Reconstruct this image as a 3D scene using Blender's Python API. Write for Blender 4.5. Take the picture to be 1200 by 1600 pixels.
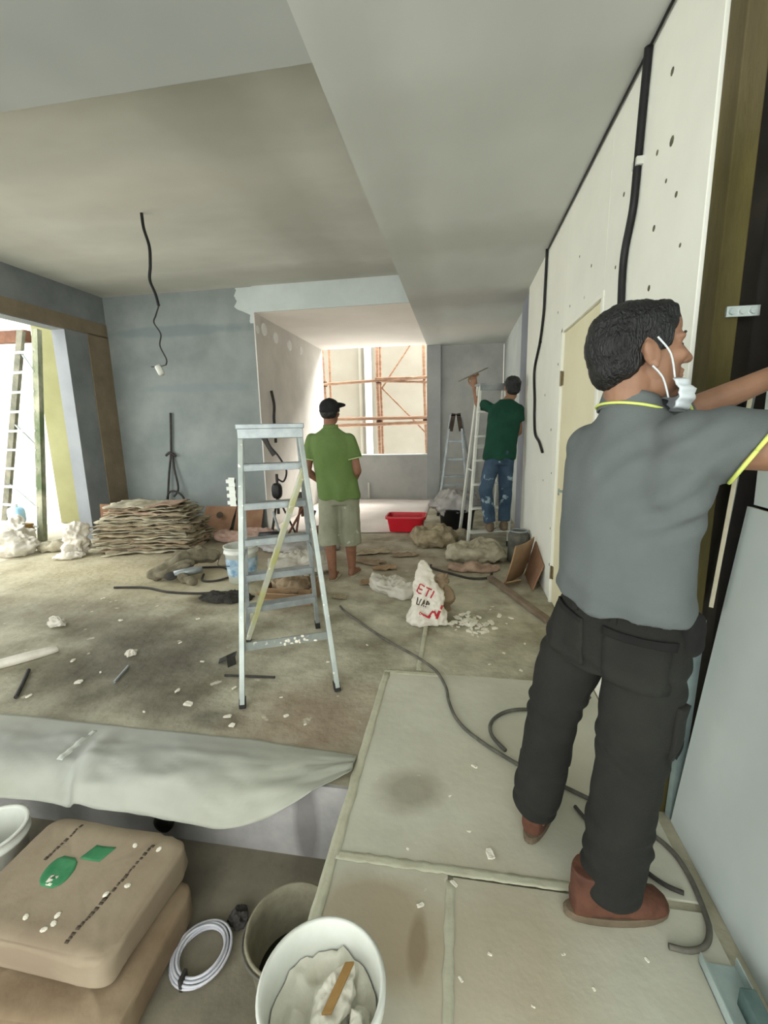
import bpy, bmesh, math, random
from mathutils import Vector, Matrix, Euler, noise
random.seed(7)
for o in list(bpy.data.objects): bpy.data.objects.remove(o)
S = bpy.context.scene
COL = S.collection

# ------------------------------------------------------------------ camera
cam = bpy.data.cameras.new('camera'); co = bpy.data.objects.new('camera', cam); COL.objects.link(co)
P, YW, RL = math.radians(10.75), math.radians(9.6), math.radians(-1.15)
fw = Vector((-math.sin(YW)*math.cos(P), math.cos(YW)*math.cos(P), -math.sin(P)))
ri = Vector((math.cos(YW), math.sin(YW), 0)); up = ri.cross(fw)
r2 = ri*math.cos(RL)+up*math.sin(RL); u2 = up*math.cos(RL)-ri*math.sin(RL)
m = Matrix((r2, u2, -fw)).transposed().to_4x4(); m.translation = Vector((0, 0, 1.45))
co.matrix_world = m
cam.sensor_fit = 'VERTICAL'; cam.sensor_height = 36; cam.lens = 700/1600*36; cam.clip_start = 0.02
S.camera = co
# ------------------------------------------------------------------ sky and light
W = bpy.data.worlds.new('sky'); S.world = W; W.use_nodes = True
bg = W.node_tree.nodes['Background']; bg.inputs[0].default_value = (0.965, 1.0, 0.965, 1); bg.inputs[1].default_value = 2.3
V_sun = Vector((-.42, -.60, -.68))      # hazy sun beyond the far window
sun = bpy.data.lights.new('sun', 'SUN'); sun.energy = 5.0; sun.angle = math.radians(25); sun.color = (1, .97, .9)
so = bpy.data.objects.new('sun', sun); COL.objects.link(so); so.rotation_euler = V_sun.to_track_quat('-Z', 'Y').to_euler(); so.location = (6, 18, 12)
S.view_settings.view_transform = 'Standard'; S.view_settings.look = 'None'
S.view_settings.gamma = 1; S.view_settings.use_curve_mapping = False
S.view_settings.exposure = 0.95

# ------------------------------------------------------------------ materials
def lin(c):
    f = lambda v: v/12.92 if v <= .04045 else ((v+.055)/1.055)**2.4
    return tuple(f(v/255) for v in c)+(1,)
MATS = {}
def mat(name, c1, c2=None, scale=4, rough=.85, bump=0, bscale=None, metal=0, spec=.3, spots=(), speck=None, detail=6, stretch=(1, 1, 1), alpha=None, ramp=(.35, .65), sss=0, trans=0):
    if name in MATS: return MATS[name]
    M = bpy.data.materials.new(name); M.use_nodes = True; N = M.node_tree.nodes; L = M.node_tree.links
    B = N['Principled BSDF']; B.inputs['Roughness'].default_value = rough; B.inputs['Metallic'].default_value = metal
    B.inputs['Specular IOR Level'].default_value = spec
    if trans: B.inputs['Transmission Weight'].default_value = trans
    tc = N.new('ShaderNodeTexCoord'); mp = N.new('ShaderNodeMapping'); mp.inputs['Scale'].default_value = stretch
    ge = N.new('ShaderNodeNewGeometry')
    L.new(ge.outputs['Position'], mp.inputs[0])
    n = N.new('ShaderNodeTexNoise'); n.inputs['Scale'].default_value = scale; n.inputs['Detail'].default_value = detail; n.inputs['Roughness'].default_value = .6
    L.new(mp.outputs[0], n.inputs[0])
    r = N.new('ShaderNodeValToRGB'); r.color_ramp.elements[0].position = ramp[0]; r.color_ramp.elements[1].position = ramp[1]
    r.color_ramp.elements[0].color = lin(c1); r.color_ramp.elements[1].color = lin(c2 or c1)
    L.new(n.outputs[0], r.inputs[0]); out = r.outputs[0]
    def mix(fac, col):
        nonlocal out
        mx = N.new('ShaderNodeMix'); mx.data_type = 'RGBA'; L.new(fac, mx.inputs[0]); L.new(out, mx.inputs[6]); mx.inputs[7].default_value = lin(col); out = mx.outputs[2]
    if spots:
        n2 = N.new('ShaderNodeTexNoise'); n2.inputs['Scale'].default_value = 3.2; n2.inputs['Detail'].default_value = 5; L.new(ge.outputs['Position'], n2.inputs[0])
        for (x, y, z, rx, ry, rz, soft, amt, col) in spots:   # a stain, patch, splash or painted shadow with its own outline
            mp2 = N.new('ShaderNodeMapping'); mp2.vector_type = 'POINT'
            mp2.inputs['Scale'].default_value = (1/rx, 1/ry, 1/rz); mp2.inputs['Location'].default_value = (-x/rx, -y/ry, -z/rz)
            L.new(ge.outputs['Position'], mp2.inputs[0])
            ln = N.new('ShaderNodeVectorMath'); ln.operation = 'LENGTH'; L.new(mp2.outputs[0], ln.inputs[0])
            ad = N.new('ShaderNodeMath'); ad.operation = 'MULTIPLY_ADD'; L.new(n2.outputs[0], ad.inputs[0]); ad.inputs[1].default_value = 1.3; L.new(ln.outputs['Value'], ad.inputs[2])
            mr = N.new('ShaderNodeMapRange'); mr.inputs['From Min'].default_value = 1.65-soft; mr.inputs['From Max'].default_value = 1.65+soft
            mr.inputs['To Min'].default_value = amt; mr.inputs['To Max'].default_value = 0
            L.new(ad.outputs[0], mr.inputs[0]); mix(mr.outputs[0], col)
    if speck:
        col, sc, th = speck[:3]
        n3 = N.new('ShaderNodeTexNoise'); n3.inputs['Scale'].default_value = sc; n3.inputs['Detail'].default_value = 3; L.new(ge.outputs['Position'], n3.inputs[0])
        mr = N.new('ShaderNodeMapRange'); mr.inputs['From Min'].default_value = th; mr.inputs['From Max'].default_value = th+.05; mr.inputs['To Max'].default_value = .85
        L.new(n3.outputs[0], mr.inputs[0]); mix(mr.outputs[0], col)
    L.new(out, B.inputs['Base Color'])
    if alpha is not None: B.inputs['Alpha'].default_value = alpha
    if bump:
        n4 = N.new('ShaderNodeTexNoise'); n4.inputs['Scale'].default_value = bscale or scale*5; n4.inputs['Detail'].default_value = 5
        L.new(mp.outputs[0], n4.inputs[0])
        b = N.new('ShaderNodeBump'); b.inputs['Strength'].default_value = bump; b.inputs['Distance'].default_value = .02
        L.new(n4.outputs[0], b.inputs['Height']); L.new(b.outputs[0], B.inputs['Normal'])
    MATS[name] = M; return M

# ------------------------------------------------------------------ mesh helpers
V = Vector
class MB:
    def __init__(s): s.v = []; s.f = []; s.m = []
    def add(s, vs, fs, mi=0):
        b = len(s.v); s.v += [V(v) for v in vs]; s.f += [tuple(i+b for i in f) for f in fs]; s.m += [mi]*len(fs); return s
    def box(s, lo, hi, mi=0):
        x0, y0, z0 = lo; x1, y1, z1 = hi
        return s.add([(x0,y0,z0),(x1,y0,z0),(x1,y1,z0),(x0,y1,z0),(x0,y0,z1),(x1,y0,z1),(x1,y1,z1),(x0,y1,z1)],
                     [(0,3,2,1),(4,5,6,7),(0,1,5,4),(1,2,6,5),(2,3,7,6),(3,0,4,7)], mi)
    def obox(s, c, ax, ay, az, mi=0):     # oriented box from half axes
        c, ax, ay, az = V(c), V(ax), V(ay), V(az)
        vs = [c+sx*ax+sy*ay+sz*az for sz in (-1, 1) for sx, sy in ((-1,-1),(1,-1),(1,1),(-1,1))]
        return s.add(vs, [(0,3,2,1),(4,5,6,7),(0,1,5,4),(1,2,6,5),(2,3,7,6),(3,0,4,7)], mi)
    def bar(s, a, b, w, d, side=(1, 0, 0), mi=0):   # rectangular bar between two points
        a, b = V(a), V(b); t = (b-a); n = t.normalized(); sd = V(side); sd = (sd-n*sd.dot(n)).normalized(); dd = n.cross(sd)
        return s.obox((a+b)/2, sd*w/2, dd*d/2, t/2, mi)
    def tube(s, pts, r, n=8, cap=True, mi=0):
        pts = [V(p) for p in pts]; rs = r if isinstance(r, (list, tuple)) else [r]*len(pts)
        vs = []; ref = None
        for i, p in enumerate(pts):
            t = (pts[min(i+1, len(pts)-1)]-pts[max(i-1, 0)]).normalized()
            if ref is None: ref = t.orthogonal().normalized()
            ref = (ref-t*ref.dot(t)); ref = ref.normalized() if ref.length > 1e-6 else t.orthogonal().normalized()
            bi = t.cross(ref)
            for k in range(n):
                a = 2*math.pi*k/n; vs.append(p+rs[i]*(math.cos(a)*ref+math.sin(a)*bi))
        fs = [(i*n+k, i*n+(k+1) % n, (i+1)*n+(k+1) % n, (i+1)*n+k) for i in range(len(pts)-1) for k in range(n)]
        if cap: fs += [tuple(reversed(range(n))), tuple(range((len(pts)-1)*n, len(pts)*n))]
        return s.add(vs, fs, mi)
    def rings(s, rings, cap=True, mi=0):    # list of closed rings, each a list of points
        n = len(rings[0]); vs = [p for r in rings for p in r]
        fs = [(i*n+k, i*n+(k+1) % n, (i+1)*n+(k+1) % n, (i+1)*n+k) for i in range(len(rings)-1) for k in range(n)]
        if cap: fs += [tuple(reversed(range(n))), tuple(range((len(rings)-1)*n, len(rings)*n))]
        return s.add(vs, fs, mi)
    def loft(s, secs, n=24, mi=0, e=1.0):     # secs: (centre, half axis U, half axis V)
        R = []
        for c, u, v in secs:
            c, u, v = V(c), V(u), V(v); ring = []
            for k in range(n):
                a = 2*math.pi*k/n; ca, sa = math.cos(a), math.sin(a)
                ring.append(c+u*math.copysign(abs(ca)**e, ca)+v*math.copysign(abs(sa)**e, sa))
            R.append(ring)
        return s.rings(R, True, mi)
    def lathe(s, c, prof, n=32, mi=0, axis=(0, 0, 1), cap=True):
        az = V(axis).normalized(); ax = az.orthogonal().normalized(); ay = az.cross(ax); c = V(c)
        R = [[c+az*z+r*(math.cos(2*math.pi*k/n)*ax+math.sin(2*math.pi*k/n)*ay) for k in range(n)] for r, z in prof]
        return s.rings(R, cap, mi)
    def ell(s, c, r, rot=None, n=16, m=10, e1=1, e2=1, mi=0):   # (super)ellipsoid
        c = V(c); Rm = rot if rot is not None else Matrix.Identity(3); R = []
        sg = lambda x, e: math.copysign(abs(x)**e, x)
        for i in range(1, m):
            t = -math.pi/2+math.pi*i/m
            R.append([c+Rm @ V((r[0]*sg(math.cos(t), e1)*sg(math.cos(2*math.pi*k/n), e2), r[1]*sg(math.cos(t), e1)*sg(math.sin(2*math.pi*k/n), e2), r[2]*sg(math.sin(t), e1))) for k in range(n)])
        b = len(s.v); s.rings(R, False, mi)
        s.v += [c+Rm @ V((0, 0, -r[2])), c+Rm @ V((0, 0, r[2]))]; lo = len(s.v)-2; top = b+(m-2)*n
        for k in range(n):
            s.f.append((lo, b+(k+1) % n, b+k)); s.f.append((lo+1, top+k, top+(k+1) % n)); s.m += [mi, mi]
        return s
    def limb(s, pts, rs, n=14):     # round limb with ball joints, for unions
        for p, r in zip(pts, rs): s.ell(p, (r, r, r), n=n, m=8)
        for i in range(len(pts)-1):
            a, b = V(pts[i]), V(pts[i+1]); s.tube([a, b], [rs[i], rs[i+1]], n)
        return s
    def grid(s, fn, nu, nv, th=0, mi=0):      # sheet from fn(u,v); th gives it thickness
        vs = [V(fn(i/nu, j/nv)) for j in range(nv+1) for i in range(nu+1)]; w = nu+1
        fs = [(j*w+i, j*w+i+1, (j+1)*w+i+1, (j+1)*w+i) for j in range(nv) for i in range(nu)]
        if th:
            nm = [V((0, 0, 0)) for _ in vs]
            for f in fs:
                q = (vs[f[2]]-vs[f[0]]).cross(vs[f[3]]-vs[f[1]])
                for i in f: nm[i] += q
            k = len(vs); vs = vs+[v-(q.normalized() if q.length > 0 else V((0, 0, 1)))*th for v, q in zip(vs, nm)]
            fs2 = [tuple(reversed([i+k for i in f])) for f in fs]
            bd = [j*w for j in range(nv, -1, -1)]
            loop = list(range(w))+[j*w+nu for j in range(1, nv+1)]+[nv*w+i for i in range(nu-1, -1, -1)]+[j*w for j in range(nv-1, 0, -1)]
            fs = fs+fs2+[(loop[(i+1) % len(loop)], loop[i], loop[i]+k, loop[(i+1) % len(loop)]+k) for i in range(len(loop))]
        return s.add(vs, fs, mi)
    def mesh(s, name):
        me = bpy.data.meshes.new(name); me.from_pydata([tuple(v) for v in s.v], [], s.f)
        me.polygons.foreach_set('material_index', s.m); me.update(); return me
    def build(s, name, mats, parent=None, origin=None, smooth=False, bevel=0, subd=0, label=None, cat=None, group=None, kind=None):
        return link(name, s.mesh(name), mats, parent, origin, smooth, bevel, subd, label, cat, group, kind)
def tag(o, label=None, cat=None, group=None, kind=None):
    for k, v in (('label', label), ('category', cat), ('group', group), ('kind', kind)):
        if v: o[k] = v
    return o
def wloc(o):
    l = V(o.location)
    while o.parent: o = o.parent; l += o.location
    return l
def link(name, me, mats, parent=None, origin=None, smooth=False, bevel=0, subd=0, label=None, cat=None, group=None, kind=None):
    for mm in (mats if isinstance(mats, (list, tuple)) else [mats]): me.materials.append(mm)
    o = bpy.data.objects.new(name, me); COL.objects.link(o)
    if origin is None and parent is None and len(me.vertices):
        xs = [v.co for v in me.vertices]
        origin = (sum(c.x for c in xs)/len(xs), sum(c.y for c in xs)/len(xs), min(c.z for c in xs))
    if parent is not None:
        o.parent = parent; me.transform(Matrix.Translation(-wloc(parent)))
    else:
        o.location = origin; me.transform(Matrix.Translation(-V(origin)))
    bm = bmesh.new(); bm.from_mesh(me); bmesh.ops.recalc_face_normals(bm, faces=bm.faces); bm.to_mesh(me); bm.free()
    if smooth: me.polygons.foreach_set('use_smooth', [True]*len(me.polygons))
    if bevel:
        b = o.modifiers.new('bevel', 'BEVEL'); b.width = bevel; b.segments = 2; b.limit_method = 'ANGLE'
    if subd:
        b = o.modifiers.new('subd', 'SUBSURF'); b.levels = subd; b.render_levels = subd
    return tag(o, label, cat, group, kind)
def empty(name, loc, label, cat, group=None):
    o = bpy.data.objects.new(name, None); COL.objects.link(o); o.location = loc; o.empty_display_size = .1
    return tag(o, label, cat, group)
def union(mb, voxel, smooth=6, fac=.5):
    """voxel union of overlapping closed shapes -> one continuous mesh"""
    me = mb.mesh('union'); bm = bmesh.new(); bm.from_mesh(me); bmesh.ops.recalc_face_normals(bm, faces=bm.faces); bm.to_mesh(me); bm.free()
    o = bpy.data.objects.new('union', me); COL.objects.link(o)
    r = o.modifiers.new('r', 'REMESH'); r.mode = 'VOXEL'; r.voxel_size = voxel
    if smooth: q = o.modifiers.new('s', 'SMOOTH'); q.iterations = smooth; q.factor = fac
    dg = bpy.context.evaluated_depsgraph_get(); dg.update()
    out = bpy.data.meshes.new_from_object(o.evaluated_get(dg)); bpy.data.objects.remove(o); bpy.data.meshes.remove(me)
    return out
def displace(me, fn):
    for v in me.vertices: pass
    nm = [V(v.normal) for v in me.vertices]
    for v, n in zip(me.vertices, nm): v.co = v.co+n*fn(v.co, n)
    me.update(); return me
nz = lambda p, f=1, s=0: noise.noise(V((p[0]*f+s, p[1]*f+s*1.7, p[2]*f-s)))
def rot(z=0, x=0, y=0): return Euler((x, y, z)).to_matrix()
def bez(pts, k=8):     # Catmull-Rom smoothing of a polyline
    pts = [V(p) for p in pts]; out = []
    for i in range(len(pts)-1):
        p0, p1, p2, p3 = pts[max(i-1, 0)], pts[i], pts[i+1], pts[min(i+2, len(pts)-1)]
        for j in range(k):
            t = j/k; out.append(.5*((2*p1)+(p2-p0)*t+(2*p0-5*p1+4*p2-p3)*t*t+(3*p1-p0-3*p2+p3)*t**3))
    return out+[pts[-1]]

# ------------------------------------------------------------------ material library
M_floor = mat('dusty_concrete', (138, 132, 112), (198, 193, 172), 2.6, .95, .55, 16, speck=((205, 198, 180), 9, .68), detail=9, spots=(
    (-2.0, 2.35, 0, .55, .42, 9, .5, .75, (70, 64, 56)), (-2.5, 2.75, 0, .5, .2, 9, .4, .55, (84, 78, 66)), (-1.55, 1.98, 0, .3, .16, 9, .4, .6, (78, 70, 60)), (-2.05, 3.42, 0, .24, .13, 9, .25, .92, (46, 44, 40)),
    (-1.2, 1.88, 0, .14, .07, 9, .3, .6, (80, 74, 64)), (-.7, 1.95, 0, .35, .3, 9, .5, .5, (140, 112, 92)), (0.2, 2.0, 0, .15, .3, 9, .5, .4, (120, 110, 92)), (-3.4, 4.1, 0, 1.6, .7, 9, .7, .6, (196, 182, 146)),
    (-.7, 4.6, 0, .9, .5, 9, .6, .45, (128, 108, 88)), (-2.6, 4.6, 0, 1.0, .4, 9, .6, .5, (112, 96, 82)), (-1.9, 5.2, 0, 1.2, .5, 9, .6, .4, (128, 104, 90)), (-3.2, 3.0, 0, .8, .25, 9, .5, .45, (112, 104, 88))))
M_pit = mat('pit_screed', (112, 106, 92), (146, 138, 120), 2.6, .8, .25, 16, speck=((190, 185, 172), 30, .74))
M_board = mat('dusty_board', (184, 182, 165), (204, 202, 186), 1.7, .6, .12, 20, speck=((205, 198, 182), 26, .72), detail=8, spots=(
    (-.24, 1.05, 0, .2, .16, 9, .25, .55, (140, 116, 84)), (-.18, 1.56, 0, .12, .1, 9, .35, .55, (118, 110, 92)), (-.1, 1.02, 0, .025, .08, 9, .3, .7, (112, 98, 78)), (.1, 1.0, 0, .28, .3, 9, .6, .5, (164, 144, 114)), (.3, 1.7, 0, .35, .25, 9, .6, .35, (182, 174, 150))))
M_tape = mat('joint_tape', (190, 188, 166), (172, 169, 147), 14, .8, .2, 40, ramp=(.4, .75))
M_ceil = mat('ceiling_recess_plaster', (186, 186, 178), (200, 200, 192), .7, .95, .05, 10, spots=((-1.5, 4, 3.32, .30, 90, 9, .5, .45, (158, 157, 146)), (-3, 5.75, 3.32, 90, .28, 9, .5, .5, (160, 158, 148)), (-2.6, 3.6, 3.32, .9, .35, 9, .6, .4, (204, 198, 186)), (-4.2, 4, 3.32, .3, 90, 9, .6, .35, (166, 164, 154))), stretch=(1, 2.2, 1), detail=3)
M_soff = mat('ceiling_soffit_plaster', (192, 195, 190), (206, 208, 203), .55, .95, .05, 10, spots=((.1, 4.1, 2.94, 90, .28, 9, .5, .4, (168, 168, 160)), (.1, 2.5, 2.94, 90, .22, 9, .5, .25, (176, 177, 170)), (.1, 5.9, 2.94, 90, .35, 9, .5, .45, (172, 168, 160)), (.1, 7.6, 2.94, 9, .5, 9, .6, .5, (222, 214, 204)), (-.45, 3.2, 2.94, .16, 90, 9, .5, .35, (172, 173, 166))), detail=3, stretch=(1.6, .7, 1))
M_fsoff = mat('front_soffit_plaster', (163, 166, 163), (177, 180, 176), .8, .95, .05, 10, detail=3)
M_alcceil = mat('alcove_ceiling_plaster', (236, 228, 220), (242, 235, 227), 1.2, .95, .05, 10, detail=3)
M_grey = mat('cement_skim_grey', (122, 129, 128), (142, 148, 146), 1.5, .9, .15, 9, detail=7, spots=(
    (-4.0, 6.05, 2.82, 1.2, 9, .07, .25, .6, (112, 122, 126)), (-3.7, 6.05, 2.05, .9, 9, .06, .3, .45, (122, 130, 134)), (-3.4, 6.05, .7, .5, 9, .3, .5, .4, (120, 126, 128)), (-3.1, 6.05, .3, .5, 9, .3, .5, .5, (110, 112, 108))))
M_skimw = mat('white_skim', (190, 197, 195), (204, 210, 208), 1.6, .9, .1, 9)
M_alcwall = mat('alcove_wall_plaster', (200, 196, 190), (220, 215, 208), 1.3, .9, .1, 9)
M_dgrey = mat('far_cement', (168, 169, 166), (188, 188, 184), 2.0, .9, .15, 10, spots=((-1.3, 8.9, .35, .35, 9, .3, .5, .5, (168, 166, 164)), (-2.0, 8.9, .5, .3, 9, .2, .5, .35, (160, 160, 158))))
M_pgrey = mat('pillar_cement', (160, 163, 163), (176, 179, 178), 1.6, .9, .1, 9)
M_lgrey = mat('left_pier_cement', (116, 120, 122), (136, 140, 140), 1.7, .9, .15, 9)
M_lbrown = mat('left_brown_render', (118, 106, 88), (138, 124, 104), 2.6, .92, .2, 12)
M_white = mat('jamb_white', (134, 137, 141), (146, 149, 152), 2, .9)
M_filler = mat('filler_white', (226, 226, 222), (236, 236, 232), 4, .9)
M_beige = mat('beige_painted_board', (236, 236, 226), (246, 246, 236), 1.2, .7, .08, 12, detail=6, speck=((196, 188, 160), 7, .73))
M_door = mat('cream_door', (226, 218, 184), (234, 227, 196), 1.4, .6)
M_timber = mat('olive_timber', (56, 50, 22), (90, 82, 44), 5, .8, .4, 26, stretch=(1, 1, .25), spots=((.8, 1.65, 2.6, .3, 9, .3, .5, .4, (120, 108, 84)),))
M_black = mat('black_rubber', (14, 14, 15), (26, 26, 27), 9, .5, spec=.4)
M_shade = mat('cavity_shade', (26, 24, 22), (42, 38, 34), 3, .95)  # shade put into the colour, for the door gap and wall cavity
M_gyp = mat('plasterboard_face', (188, 197, 194), (204, 210, 206), 1.3, .85, .06, 14, spots=((.84, 1.2, .85, 9, .18, .5, .6, .35, (172, 178, 178)),), speck=((140, 140, 134), 12, .8))
M_gypedge = mat('plasterboard_edge', (186, 178, 154), (206, 198, 174), 8, .9, .2, 40)
M_galv = mat('galvanised_steel', (150, 170, 172), (186, 202, 202), 5, .38, metal=.7)
M_alu = mat('aluminium', (150, 156, 152), (172, 178, 172), 7, .36, metal=.55, speck=((232, 230, 220), 26, .66))
M_alud = mat('aluminium_dull', (140, 146, 148), (172, 178, 178), 7, .42, metal=.5, speck=((222, 220, 210), 26, .68))
M_yel = mat('paint_splashed_aluminium', (196, 198, 182), (190, 188, 120), 5, .5, metal=.35, ramp=(.42, .62), speck=((235, 232, 220), 22, .62))
M_rub = mat('grey_rubber_foot', (34, 34, 34), (50, 50, 48), 9, .8)
M_bamb = mat('bamboo_pole', (146, 112, 92), (182, 146, 120), 6, .7, .1, stretch=(1, 1, 3))
M_cream = mat('neighbour_render', (140, 133, 121), (152, 146, 134), .8, .95, .05)
M_yell = mat('yellow_render', (132, 130, 92), (148, 146, 108), 1.4, .95, .1)
M_outw = mat('bright_render', (222, 226, 222), (230, 232, 228), 1, .95)
M_rust = mat('rusty_beam', (92, 62, 48), (120, 84, 64), 6, .85, .2)
M_tilew = mat('white_floor_sheet', (222, 212, 206), (236, 228, 222), 1.5, .7, .12, 7)
M_paper = mat('kraft_paper', (142, 126, 106), (160, 146, 124), 3, .85, .12, 22, speck=((216, 200, 180), 18, .75))
M_papers = mat('kraft_paper_dusty', (126, 106, 84), (150, 132, 108), 4, .9, .15, 22)
M_card = mat('brown_cardboard', (132, 98, 76), (156, 122, 96), 4, .9, .08)
M_card2 = mat('tan_cardboard', (144, 116, 88), (164, 136, 106), 4, .9, .08)
M_sackA = mat('dusty_sack_grey', (150, 142, 120), (188, 180, 158), 8, .92, .25, 30)
M_sackB = mat('dusty_sack_tan', (136, 122, 98), (176, 162, 136), 8, .92, .25, 30)
M_sackC = mat('dusty_sack_pink', (150, 124, 106), (186, 160, 140), 8, .92, .25, 30)
M_plast = mat('white_plastic_bag', (206, 198, 184), (226, 220, 208), 9, .45, .3, 26)
M_clear = mat('clear_plastic', (206, 200, 186), (224, 218, 206), 9, .3, .3, 26, alpha=.75)
M_paperw = mat('white_masking_paper', (152, 153, 140), (172, 173, 160), 1.8, .6, .06, 10, spots=((-1.5, 1.62, 0, .5, .2, 9, .5, .4, (178, 180, 180)), (-2.3, 1.55, 0, .5, .12, 9, .5, .5, (150, 150, 148))))
M_red = mat('red_plastic', (196, 16, 36), (210, 24, 44), 3, .35, spec=.5)
M_pailw = mat('white_pail_plastic', (200, 202, 192), (216, 217, 209), 6, .4, spec=.5)
M_putty = mat('wet_putty', (206, 202, 186), (222, 218, 204), 9, .6, .2, 40)
M_dbuck = mat('grey_mortar_bucket', (122, 116, 98), (150, 144, 124), 9, .8, .2, 40)
M_sludge = mat('dark_slurry', (46, 44, 34), (60, 57, 44), 9, .5)
M_wood = mat('brown_wood', (140, 108, 62), (160, 126, 78), 9, .8)
M_wire = mat('white_wire', (196, 196, 206), (216, 216, 222), 9, .4)
M_cable = mat('dusty_cable', (82, 80, 74), (112, 108, 98), 12, .8)
M_cabled = mat('dark_cable', (48, 46, 44), (66, 62, 58), 12, .7)
M_chip = mat('plaster_chip', (220, 214, 198), (236, 230, 216), 20, .9, .3, 60)
M_pnk = mat('pink_plastic', (176, 142, 128), (200, 170, 156), 8, .6, .2)
M_cloth = mat('dusty_cloth', (104, 97, 80), (146, 138, 117), 7, .95, .3, 30)
M_gsheet = mat('grey_tarpaulin', (150, 146, 142), (182, 178, 174), 4, .7, .15, 20)
M_ink = mat('dark_ink', (70, 60, 50), (86, 74, 62), 20, .9)
M_green = mat('green_print', (44, 116, 74), (70, 136, 92), 14, .8)
M_redink = mat('red_print', (176, 40, 52), (190, 54, 62), 14, .7)
M_blueink = mat('blue_label', (110, 150, 180), (190, 206, 214), 16, .6)
# people
M_skin = mat('skin', (136, 100, 78), (150, 112, 88), 14, .55, .05, 60, spec=.4)
M_skin2 = mat('skin_deep', (124, 86, 66), (140, 98, 76), 14, .6, spec=.35)
M_hair = mat('black_hair', (7, 7, 8), (20, 20, 21), 60, .45, .6, 180, spec=.5, stretch=(1, 1, .4))
M_polo = mat('grey_polo', (92, 97, 97), (102, 107, 107), 3, .9, .12, 220)
M_lime = mat('lime_piping', (206, 216, 110), (216, 226, 124), 9, .8)
M_trou = mat('charcoal_trousers', (32, 32, 29), (40, 40, 36), 4, .92, .15, 160)
M_trouk = mat('trouser_lining', (24, 23, 22), (32, 31, 30), 8, .95)
M_boot = mat('brown_boot', (76, 48, 38), (104, 68, 52), 12, .75, .2, 50)
M_sole = mat('boot_sole', (96, 84, 68), (116, 102, 84), 12, .9)
M_mask = mat('white_mask', (208, 216, 220), (226, 232, 234), 9, .85)
M_gpolo = mat('green_polo', (92, 114, 62), (102, 124, 72), 4, .9, .1, 120)
M_gpipe = mat('pale_green_trim', (176, 196, 140), None, 4, .9)
M_short = mat('khaki_shorts', (128, 128, 108), (146, 146, 126), 5, .92, .12, 120, speck=((180, 180, 168), 14, .68))
M_cap = mat('black_cap', (24, 25, 26), (36, 37, 38), 12, .9)
M_dgreen = mat('dark_green_shirt', (18, 58, 44), (26, 68, 52), 5, .92, .1, 120)
M_jean = mat('splashed_jeans', (44, 62, 80), (66, 84, 102), 6, .92, .1, 100, speck=((150, 170, 176), 8, .6))
M_eye = mat('dark_eye', (26, 20, 18), None, 4, .2, spec=.6)

# ================================================================== STRUCTURE
def struct(name, mb, mats, **k):
    k.setdefault('kind', 'structure'); return mb.build(name, mats, **k)
FX = -.43      # edge of the board walkway over the sunken strip
mb = MB(); mb.box((-5.25, 1.55, -.5), (.75, 9.15, 0)); mb.box((-.34, -2.5, -.5), (.75, 1.55, 0)); mb.box((.75, -2.5, -.5), (1.5, 9.15, -.001))
floor = struct('floor', mb, M_floor, label='dusty stained concrete floor of the room under renovation', cat='floor')
# the protective boards laid on the walkway, with taped joints
for k, (x0, x1, y0, y1) in enumerate(((-.43, .74, 1.255, 2.44), (-.43, -.02, -.7, 1.235), (-.004, .74, -.7, 1.225))):
    MB().box((x0, y0, .0), (x1, y1, .009)).build('floor_board', M_board, parent=floor, bevel=.002)
def tape(x0, x1, y0, y1, seed):
    def fn(u, v):
        j = .006*nz((u*9, v*9, seed), 1)
        x = x0+(x1-x0)*u; y = y0+(y1-y0)*v
        if x1-x0 < y1-y0: x += .007*nz((v*30, u*3, seed), 1)
        else: y += .007*nz((u*30, v*3, seed), 1)
        return (x, y, .0105+.0006*nz((x*40, y*40, seed), 1))
    nu, nv = (3, 60) if x1-x0 < y1-y0 else (60, 3)
    MB().grid(fn, nu, nv, th=-.0012).build('joint_tape', M_tape, parent=floor, smooth=True)
tape(-.43, -.392, -.5, 2.42, 1); tape(-.40, .55, 1.228, 1.262, 2); tape(-.026, .002, -.5, 1.21, 3); tape(-.42, -.1, 2.405, 2.45, 4); tape(-.24, -.21, 2.46, 3.1, 5)
mb = MB(); mb.box((-5.25, -2.5, -.5), (-.34, 1.55, -.36)); struct('floor', mb, M_pit, label='lower grey screed floor beside the board walkway', cat='floor')
MB().box((-5.25, 1.535, -.36), (-.34, 1.5502, -.0005)).build('wall_step', mat('step_riser', (150, 148, 146), (184, 180, 178), 3, .85, .2, 14, spots=((-1.9, 1.54, -.2, .5, 9, .3, .6, .6, (90, 88, 84)), (-.62, 1.54, -.2, .05, 9, .3, .3, .6, (96, 92, 88)))), kind='structure', label='pale plastered riser between the two floor levels', cat='step')  # wide dark spot at left is a shadow painted into the riser colour
# white sheet of the far floor
def fs(u, v):
    x = -2.72+2.2*u; y = 6.0+2.88*v
    if v == 0: y += .12*nz((x*2, 1, 3))
    return (x, y, .012+.006*nz((x*1.6, y*1.6, 2)))
MB().grid(fs, 30, 26, th=.006).build('protective_sheet', M_tilew, smooth=True, label='white protective sheet spread on the floor under the window', cat='sheet')
# ceiling: recess between a front and a right-hand soffit
mb = MB(); mb.box((-5.25, 2.1, 3.32), (-.62, 6.05, 3.5), 0)
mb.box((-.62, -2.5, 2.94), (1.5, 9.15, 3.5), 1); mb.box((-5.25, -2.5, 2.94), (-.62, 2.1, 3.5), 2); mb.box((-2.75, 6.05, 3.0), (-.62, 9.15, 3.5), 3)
struct('ceiling', mb, [M_ceil, M_soff, M_fsoff, M_alcceil], label='skimmed plasterboard ceiling with lowered soffits around a recess', cat='ceiling')
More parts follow.
